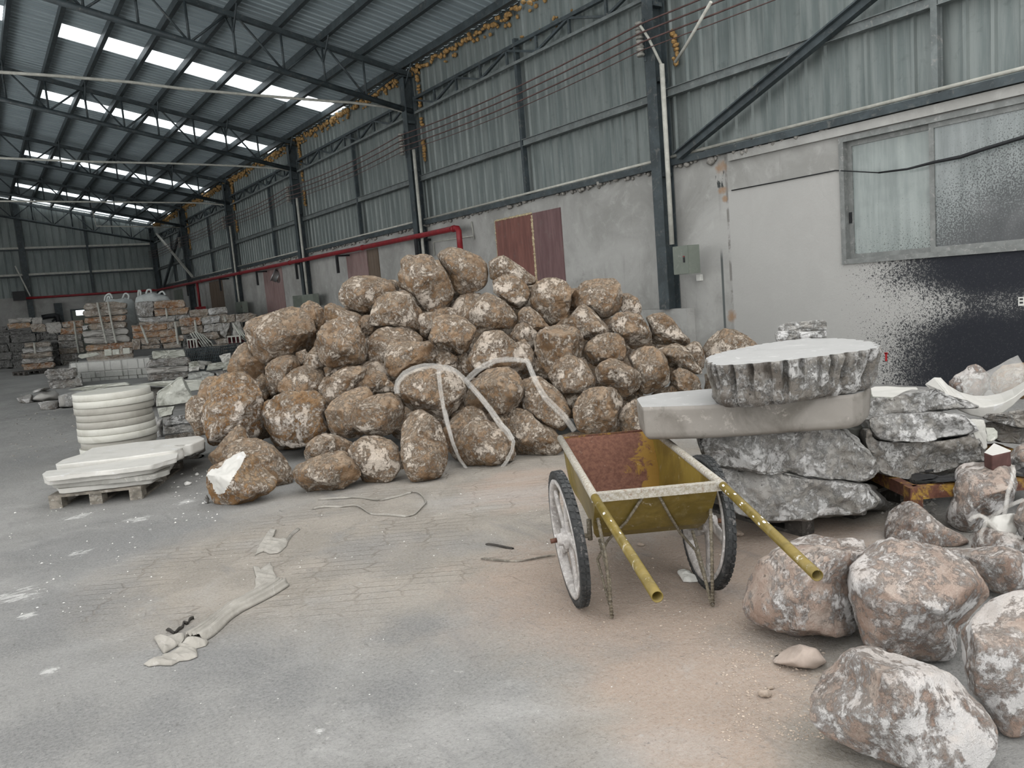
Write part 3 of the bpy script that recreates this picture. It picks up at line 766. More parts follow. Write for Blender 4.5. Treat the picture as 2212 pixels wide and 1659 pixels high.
ebox(8.36, 1454, 1487, 531, 593, M['box_green'], 'switch_box', 'grey green switch box mounted on the nearest steel column')
mb = MB(); c = at_x(1508, 600, 8.8); mb.box((8.80, c.y-.035, c.z-.045), (8.865, c.y+.035, c.z+.045))
thing('wall_socket', mb, M['paper'], 'small white socket on the wall just below the switch box', 'socket')
ebox(8.4, 651, 676, 636, 662, M['box_green'], 'switch_box', 'open green switch box behind the heap at left, on the third column', True)
ebox(8.4, 509, 524, 652, 676, M['box_green'], 'switch_box', 'far green switch box near the red riser, on the fourth column')

# --- window
root = tag(bpy.data.objects.new('window_1', None), kind='structure'); root.location = (XW+.05, 3.8, WZ0); COL.objects.link(root)
def frame(mb, x0, x1, ya, yb, za, zb, w):
    mb.box((x0, ya, za), (x1, ya+w, zb)); mb.box((x0, yb-w, za), (x1, yb, zb))
    mb.box((x0, ya+w, za), (x1, yb-w, za+w)); mb.box((x0, ya+w, zb-w), (x1, yb-w, zb))
mb = MB(); frame(mb, XW-.03, XW+.12, WY0+.001, WY1-.001, WZ0+.001, WZ1-.001, .06); mb.build('window_frame', M['alu'], root)
mb = MB(); frame(mb, XW+.06, XW+.10, 4.50, WY1-.06, WZ0+.06, WZ1-.06, .055); sh = mb.build('window_sash', M['alu'], root)
mb = MB(); mb.box((XW+.078, 4.55, WZ0+.11), (XW+.084, WY1-.11, WZ1-.11)); mb.build('pane', M['glass'], sh)
mb = MB(); mb.box((XW+.045, WY1-.10, 1.95), (XW+.058, WY1-.07, 2.08)); mb.build('latch', M['black'], sh)
mb = MB(); frame(mb, XW+.01, XW+.05, WY0+.06, 4.60, WZ0+.06, WZ1-.06, .055); sh = mb.build('window_sash', M['alu'], root)
mb = MB(); mb.box((XW+.028, WY0+.11, WZ0+.11), (XW+.034, 4.55, WZ1-.11)); mb.build('pane', M['glass_dark'], sh)

# --- cable tacked to the wall across the window
ps = [at_x(*px('Z3', a, b), x) for a, b, x in ((680,998,8.855),(960,945,8.855),(1225,893,8.855),(1300,897,8.83),(1450,905,8.80),(1600,886,8.8),(1740,850,8.8),(1880,822,8.8),(2000,782,8.8),(2212,718,8.8),(2600,600,8.8))]
mb = MB(); mb.tube(ps[:6], .008, 6); mb.tube(ps[4:], [.010,.012,.016,.02,.02,.02,.02], 8)
thing('black_cable', mb, M['black'], 'black cable tacked along the wall and sagging across the window', 'cable')
ps = [at_x(*px('Z2', a, b), 8.84) for a, b in ((1012,1650),(1005,1562),(1120,1545),(1262,1524),(1268,1545),(1250,1432))]
mb = MB(); mb.tube(ps, .014, 6); thing('wall_pipe', mb, M['conduit'], 'thin pale pipe bent around the wall right of the red pipe end', 'pipe')
# red mark and white notice by the window are small flat things on the wall
c = at_x(1914, 772, XW-.004); mb = MB(); mb.box((XW-.004, c.y-.012, c.z-.045), (XW-.0005, c.y+.012, c.z+.05)); mb.box((XW-.004, c.y-.022, c.z+.04), (XW-.0005, c.y+.02, c.z+.058))
thing('red_paint_mark', mb, M['marker'], 'small red paint mark on the speckled wall below the window', 'mark')
c = at_x(2207, 651, XW-.004); mb = MB(); mb.box((XW-.012, c.y-.03, c.z-.045), (XW-.0005, c.y+.03, c.z+.045), 0)
for dz in (.022, -.014): mb.box((XW-.0135, c.y-.016, c.z+dz-.008), (XW-.0115, c.y+.016, c.z+dz+.010), 1)
thing('wall_switch', mb, [M['paper'], M['black']], 'white switch plate with two black squares on the black wall', 'switch')

# --- foam along the eave and around the columns, mortar lumps on the masonry
rnd = random.Random(11); mb = MB()
y = 9.0
while y < 46.5:
    r = .045+.0006*y
    if rnd.random() < .93: blob(mb, (XW+.03-rnd.uniform(0,.05), y+rnd.uniform(-.02,.02), 6.50+rnd.uniform(-.06,.05)), r, rnd)
    if rnd.random() < .3: blob(mb, (XW+.04, y, 6.40+rnd.uniform(-.08,.03)), r*.8, rnd)
    y += .05+.0012*y
for Y in BAYS[1:5]:
    for z in np.arange(5.3, 6.5, .07):
        if rnd.random() < .85: blob(mb, (XW+.03, Y-.22+rnd.uniform(-.03,.03), float(z)), .055, rnd)
for Y in BAYS[:5]:
    for k in range(8): blob(mb, (XW+.03, Y-.22+rnd.uniform(-.03,.05), 4.55+k*.06), .05, rnd)
for k in range(46):
    y = rnd.uniform(9, 15.7); blob(mb, (XW+.04, y, 5.92+rnd.uniform(-.02,.05)*(2.5 if y < 12 else 1)), rnd.uniform(.015,.04), rnd)
tag(mb.build('expanding_foam', M['foam']), 'crusty orange foam beads sealing the eave and the column edges', 'foam', kind='stuff')
rnd = random.Random(12); mb = MB(); y = 5.8
while y < 45:
    if rnd.random() < .62: blob(mb, (XW-.01-rnd.uniform(0,.05), y, 3.085+rnd.uniform(-.03,.03)), rnd.uniform(.02,.055)*(1.3 if 7.3 < y < 8.2 else 1), rnd)
    if rnd.random() < .10: blob(mb, (XW+.05, y, 3.25), .03, rnd)
    y += .06+.0015*y
tag(mb.build('mortar_lumps', M['mortar']), 'rough grey mortar lumps along the top of the masonry wall', 'mortar', kind='stuff')

# --- back wall details
root = tag(bpy.data.objects.new('door_1', None), kind='structure'); root.location = (5.0, 46.85, 0); COL.objects.link(root)
a = at_y(*px('I', 1195, 385), 46.88)
mb = MB(); frame(mb, 0, 1, 0, 1, 0, 1, .1) if False else None
mb = MB(); x0 = a.x; x1 = a.x+1.3; zt = a.z
mb.box((x0, 46.84, 0), (x0+.07, 46.895, zt)); mb.box((x1-.07, 46.84, 0), (x1, 46.895, zt)); mb.box((x0+.07, 46.84, zt-.07), (x1-.07, 46.895, zt)); mb.build('door_frame', M['steel'], root)
mb = MB(); mb.box((x0+.07, 46.86, 0), (x1-.07, 46.895, zt-.07)); lf = mb.build('door_leaf', M['box_green'], root)
te = NT('daylit pane'); em = te.n('ShaderNodeEmission'); em.inputs[0].default_value = (.85,.95,1,1); em.inputs[1].default_value = 1.6; te.t.links.new(em.outputs[0], te.out.inputs[0])
c0 = at_y(*px('I', 1290, 400), 46.85); c1 = at_y(*px('I', 1450, 460), 46.85)
mb = MB(); mb.box((c0.x, 46.852, c1.z-.05), (c1.x, 46.859, c0.z)); mb.build('pane', te.mat, lf)
mb = MB(); c = at_y(*px('I', 985, 275), 46.6); d = at_y(*px('I', 1030, 580), 46.6)
mb.box((d.x-.17, 46.5, 0), (d.x+.17, 46.75, c.z)); thing('steel_stand', mb, M['steel'], 'grey steel post standing free before the back wall', 'post')
mb = MB(); mb.tube([at_y(*px('I', a_, b_), 46.2) for a_, b_ in ((715,520),(820,500),(930,488),(985,500),(998,560),(1000,600))], .13, 10)
mb.tube([at_y(*px('I', a_, b_), 46.2) for a_, b_ in ((885,590),(985,510))], .05, 6)
thing('black_duct', mb, M['black'], 'black bent duct arm beside the free post at the back wall', 'duct')

# ------------------------------------------------------------------ daylight
w = bpy.data.worlds.new('overcast sky'); sc.world = w; w.use_nodes = True
nt = w.node_tree; nt.nodes.clear()
bg = nt.nodes.new('ShaderNodeBackground'); ow = nt.nodes.new('ShaderNodeOutputWorld')
bg.inputs[0].default_value = (1.0,.995,.982,1); bg.inputs[1].default_value = 1.6
nt.links.new(bg.outputs[0], ow.inputs[0])
vs_ = sc.view_settings
sc.display_settings.display_device = 'sRGB'
vs_.view_transform = 'Standard'; vs_.look = 'None'; vs_.exposure = 0.68; vs_.gamma = 1.0; vs_.use_curve_mapping = False
from mathutils.geometry import delaunay_2d_cdt
# ------------------------------------------------------------------ rocks
_ICO = {}
def ico(n):
    if n not in _ICO:
        bm = bmesh.new(); bmesh.ops.create_icosphere(bm, subdivisions=n, radius=1)
        _ICO[n] = (np.array([v.co[:] for v in bm.verts]), [tuple(v.index for v in f.verts) for f in bm.faces]); bm.free()
    return _ICO[n]

def outline_fn(P, c):
    """radius of a star-shaped outline around c by angle (image right = 0, image up = 90 degrees)"""
    a = []; 
    n = len(P)
    for i in range(n):
        for k in range(12):
            f = k/12; x = P[i][0]*(1-f)+P[(i+1) % n][0]*f - c[0]; y = -(P[i][1]*(1-f)+P[(i+1) % n][1]*f - c[1])
            a.append((math.atan2(y, x), math.hypot(x, y)))
    tab = np.zeros(180)
    ang = np.array([q[0] for q in a]); rad = np.array([q[1] for q in a])
    o = np.argsort(ang); ang = ang[o]; rad = rad[o]
    ang = np.concatenate([ang-2*PI, ang, ang+2*PI]); rad = np.concatenate([rad, rad, rad])
    g = np.linspace(-PI, PI, 180, endpoint=False)
    tab = np.interp(g, ang, rad)
    tab = (np.roll(tab, 1)+2*tab+np.roll(tab, -1))/4
    return tab
def centroid(P):
    A = 0; cx = 0; cy = 0
    for i in range(len(P)):
        x0, y0 = P[i]; x1, y1 = P[(i+1) % len(P)]; k = x0*y1-x1*y0
        A += k; cx += (x0+x1)*k; cy += (y0+y1)*k
    return cx/(3*A), cy/(3*A)

def rock_mesh(name, P, D, thick, mats, seed, sub=4, p=2.2, cuts=13, amp=.075, ztop=None, face=None, grooves=0, base=None):
    """solid with the outline P (photo pixels) seen at depth D, half thickness `thick` (m) along the view"""
    c = centroid(P); tab = outline_fn(P, c)
    C = at_d(c[0], c[1], D)
    w = (EYE-C).normalized(); u = (RT-w*RT.dot(w)).normalized(); v = w.cross(u)
    U, Fc = ico(sub)
    x, y, z = U[:,0], U[:,1], U[:,2]
    th = np.arctan2(y, x); r = np.sqrt(x*x+y*y)
    i = (th+PI)/(2*PI)*180; i0 = np.floor(i).astype(int) % 180; f = i-np.floor(i)
    R = (tab[i0]*(1-f)+tab[(i0+1) % 180]*f)*D/F
    Rm = R.mean(); s = np.clip(r, 0, 1); s = s*s*(3-2*s)
    Re = Rm*(1-s)*.9+R*(s+(1-s)*.1)
    # superellipse section: p = 2 round, larger = blockier
    rho = (np.abs(r)**p+np.abs(z)**p)**(-1/p)
    q = np.stack([x*rho, y*rho, z*rho], 1)
    rng = np.random.RandomState(seed)
    # flat broken faces, mostly turned to the front so that the outline stays
    for k in range(cuts):
        n = rng.normal(size=3); n[2] = abs(n[2])*1.1+.25 if k % 3 else -abs(n[2])-.3
        n /= np.linalg.norm(n); dcut = rng.uniform(.60, .86)
        ex = np.maximum(q@n-dcut, 0)
        q -= np.outer(ex*rng.uniform(.75, 1.0), n)
    loc = np.outer(q[:,0]*Re, u)+np.outer(q[:,1]*Re, v)+np.outer(q[:,2]*thick, w)
    S = Rm
    nrm = np.outer(x/np.maximum(Re,1e-4), u)+np.outer(y/np.maximum(Re,1e-4), v)+np.outer(z/max(thick,1e-4), w)
    nrm /= np.linalg.norm(nrm, axis=1)[:,None]
    so = Vector(rng.uniform(-50, 50, 3))
    disp = np.zeros(len(loc))
    fine = sub >= 4
    for j in range(len(loc)):
        pv = Vector(loc[j])/S
        a = noise.fractal(pv*1.2+so, 1.0, 2.1, 4)
        dv = noise.voronoi(pv*1.5+so+Vector((a, a, -a))*.25)[0]
        e = noise.fractal(pv*5.5+so, .8, 2.2, 4)
        disp[j] = a*.8+dv[0]*1.35-.75+e*.42
        if fine:
            d2 = noise.voronoi(pv*3.4+so*1.3+Vector((a, -a, a))*.3)[0]
            disp[j] += d2[0]*.62-.22 + .22*(1-2*abs(noise.noise(pv*4.5+so)))
    k = 1-.3*(1-np.abs(z))
    if grooves:
        hz = loc@np.array(RT); disp += grooves*np.sin(hz/S*17+2*np.sin(hz/S*5))*np.clip(1-np.abs(loc[:,2])/S*1.2, 0, 1)
    loc = loc+nrm*(disp*amp*S*k)[:,None]
    # bring the silhouette back onto the measured outline
    ua, va, wa, Ca = np.array(u), np.array(v), np.array(w), np.array(C)
    nb = 60 if sub >= 4 else 36 if sub == 3 else 20
    for it_ in range(3):
        q = loc+Ca-np.array(EYE); Dq = q@np.array(fw)
        X = F*(q@np.array(RT))/Dq+1106-c[0]; Y = -(F*(q@np.array(DN))/Dq+829.5-c[1])
        an = np.arctan2(Y, X); rad = np.hypot(X, Y)
        bi_ = np.floor((an+PI)/(2*PI)*nb).astype(int) % nb
        mx = np.zeros(nb); np.maximum.at(mx, bi_, rad)
        tg = np.array([tab[int((i_+.5)/nb*180) % 180] for i_ in range(nb)])
        ra = np.where(mx > 0, tg/np.maximum(mx, 1e-3), 1); ra = np.clip(ra, .82, 1.25)
        for _k in range(2): ra = (np.roll(ra, 1)+2*ra+np.roll(ra, -1))/4
        fi_ = (an+PI)/(2*PI)*nb-.5; j0 = np.floor(fi_).astype(int); ff = fi_-j0
        rr = ra[j0 % nb]*(1-ff)+ra[(j0+1) % nb]*ff
        cu, cv, cw = loc@ua, loc@va, loc@wa
        loc = np.outer(cu*rr, ua)+np.outer(cv*rr, va)+np.outer(cw, wa)
    W = loc+np.array(C)
    if ztop is not None: W[:,2] = np.minimum(W[:,2], ztop+.006*np.sin(W[:,0]*9)*np.cos(W[:,1]*7))
    if base is not None: W[:,2] = np.maximum(W[:,2], base)
    W[:,2] = np.maximum(W[:,2], .002)
    me = bpy.data.meshes.new(name)
    o0 = np.array([W[:,0].mean(), W[:,1].mean(), W[:,2].min()])
    me.from_pydata((W-o0).tolist(), [], Fc)
    for m in mats: me.materials.append(m)
    me.polygons.foreach_set('use_smooth', [True]*len(Fc))
    if face is not None or ztop is not None:
        mi = []
        for f_ in Fc:
            m = W[list(f_)].mean(0)
            if face is not None:
                X, Y = proj(m)[:2]
                mi.append(1 if inside((X, Y), face) and (np.array(EYE)-m)@(m-np.array(C)) > -.02 else 0)
            else: mi.append(1 if m[2] > ztop-.012 else 0)
        me.polygons.foreach_set('material_index', mi)
    me.update()
    return me, o0, W[:,2].min()
def inside(q, P):
    r = False; j = len(P)-1
    for i in range(len(P)):
        if (P[i][1] > q[1]) != (P[j][1] > q[1]) and q[0] < (P[j][0]-P[i][0])*(q[1]-P[i][1])/(P[j][1]-P[i][1])+P[i][0]: r = not r
        j = i
    return r
def block_mesh(name, P, D, T, mats, seed, rough=.02, N=72, fine=False):
    """sawn or split block: the outline P carried back along the sight line, worn edges, uneven faces"""
    if fine: N = 220
    c = centroid(P); C = at_d(c[0], c[1], D)
    L = [0]
    for i in range(len(P)): L.append(L[-1]+math.hypot(P[(i+1) % len(P)][0]-P[i][0], P[(i+1) % len(P)][1]-P[i][1]))
    ring = []
    for k in range(N):
        s = L[-1]*k/N; i = max(j for j in range(len(P)) if L[j] <= s); f = (s-L[i])/max(1e-6, L[i+1]-L[i]); a, b = P[i], P[(i+1) % len(P)]
        ring.append((a[0]+(b[0]-a[0])*f, a[1]+(b[1]-a[1])*f))
    ring = [tuple((ring[k-1][j]+3*ring[k][j]+ring[(k+1) % N][j])/5 for j in (0, 1)) for k in range(N)]
    if sum(ring[k][0]*ring[(k+1) % N][1]-ring[(k+1) % N][0]*ring[k][1] for k in range(N)) < 0: ring.reverse()
    hgt = (max(q[1] for q in P)-min(q[1] for q in P))*D/F
    lev = [(-1, .45), (-1, .8), (-.98, .95), (-.93, .99), (-.8, 1), (-.3, 1), (.3, 1), (.8, 1), (1, .96), (1, .5)]
    if fine: lev = [(-1, .955), (-.97, .975), (-.92, .988), (-.84, .996), (-.7, 1), (-.5, 1), (-.2, 1), (.2, 1), (.6, 1), (.9, .98), (1, .9), (1, .5)]
    so = Vector((seed*1.37, seed*.71, seed*2.3)); vs = []; fs = []
    for (t, sc_) in lev:
        for q in ring:
            p = at_d(c[0]+(q[0]-c[0])*sc_, c[1]+(q[1]-c[1])*sc_, D+T*t)
            m = p*6+so; a = noise.fractal(m, 1, 2, 4)
            out = (p-at_d(c[0], c[1], D+T*t)); out = out.normalized() if out.length > 1e-6 else out
            dn_ = noise.fractal(m*(.8 if fine else 1.3)+Vector((9, 0, 0)), .9, 2.1, 6 if fine else 4)
            if fine: dn_ = dn_*1.1+noise.voronoi(m*.55)[0][0]*1.1-.5
            p = p+out*(a*rough*.45*min(1, hgt*3)*max(0, min(1, (sc_-.8)*6)))+fw*(dn_*rough*1.6)
            p.z = max(p.z, .003); vs.append(p)
    n = len(lev)
    for r in range(n-1):
        for k in range(N): fs.append((r*N+k, r*N+(k+1) % N, (r+1)*N+(k+1) % N, (r+1)*N+k))
    if fine:
        sp = L[-1]/N*1.25; x0 = min(q[0] for q in P); x1 = max(q[0] for q in P); y0 = min(q[1] for q in P); y1 = max(q[1] for q in P)
        rim = [Vector((c[0]+(q[0]-c[0])*.955, c[1]+(q[1]-c[1])*.955)) for q in ring]; inn = []
        shr = [(c[0]+(q[0]-c[0])*.93, c[1]+(q[1]-c[1])*.93) for q in ring[::2]]; rg = random.Random(seed)
        yy = y0
        while yy < y1:
            xx = x0
            while xx < x1:
                q = (xx+rg.uniform(-.3, .3)*sp, yy+rg.uniform(-.3, .3)*sp)
                if inside(q, shr): inn.append(Vector(q))
                xx += sp
            yy += sp
        out_ = delaunay_2d_cdt(rim+inn, [(k, (k+1) % N) for k in range(N)], [], 1, 1e-4)
        mp = {}
        for k, (q, orig) in enumerate(zip(out_[0], out_[3])):
            og = [i for i in orig if i < N]
            if og: mp[k] = og[0]; continue
            p = at_d(q.x, q.y, D-T); m = p*6+so
            d_ = noise.fractal(m*.8+Vector((9, 0, 0)), .9, 2.1, 6)*1.1+noise.voronoi(m*.55)[0][0]*1.1-.5
            # slightly bulging face
            rr = max(abs(q.x-c[0])/max(1, (x1-x0)/2), abs(q.y-c[1])/max(1, (y1-y0)/2))
            p = p+fw*(d_*rough*1.6-.03*T*(1-rr*rr)); p.z = max(p.z, .003); mp[k] = len(vs); vs.append(p)
        for f_ in out_[2]: fs.append(tuple(mp[i] for i in f_))
    for b, t in (((n-1)*N, 1),) if fine else ((0, -1), ((n-1)*N, 1)):
        vs.append(at_d(c[0], c[1], D+T*t)); ci = len(vs)-1
        for k in range(N): fs.append((b+(k+1) % N, b+k, ci) if t < 0 else (b+k, b+(k+1) % N, ci))
    A = np.array([tuple(v) for v in vs]); o0 = np.array([A[:,0].mean(), A[:,1].mean(), A[:,2].min()])
    me = bpy.data.meshes.new(name); me.from_pydata((A-o0).tolist(), [], fs)
    for m in mats: me.materials.append(m)
    if fine: me.polygons.foreach_set('use_smooth', [True]*len(fs))
    me.update()
    return me, o0, A[:,2].min()
ROCKS = []
def rock(c, flat, D, label, cat='boulder', name='boulder', group=None, mats=None, thick=None, kt=.9, seed=None, block=0, **kw):
    P = pts(c, flat) if not isinstance(flat, list) else flat
    xs = [q[0] for q in P]; ys = [q[1] for q in P]
    if thick is None: thick = kt*.25*((max(xs)-min(xs))+(max(ys)-min(ys)))*D/F
    seed = seed if seed is not None else (len(ROCKS)*17+5) % 9973
    if block: me, o0, zm = block_mesh(name, P, D, thick, mats, seed, block, fine=kw.get('fine', False))
    else: me, o0, zm = rock_mesh(name, P, D, thick, mats or [M['boulder']], seed, **kw)
    o = bpy.data.objects.new(name, me); o.location = o0; COL.objects.link(o)
    tag(o, label, cat, group); ROCKS.append(o)
    return o

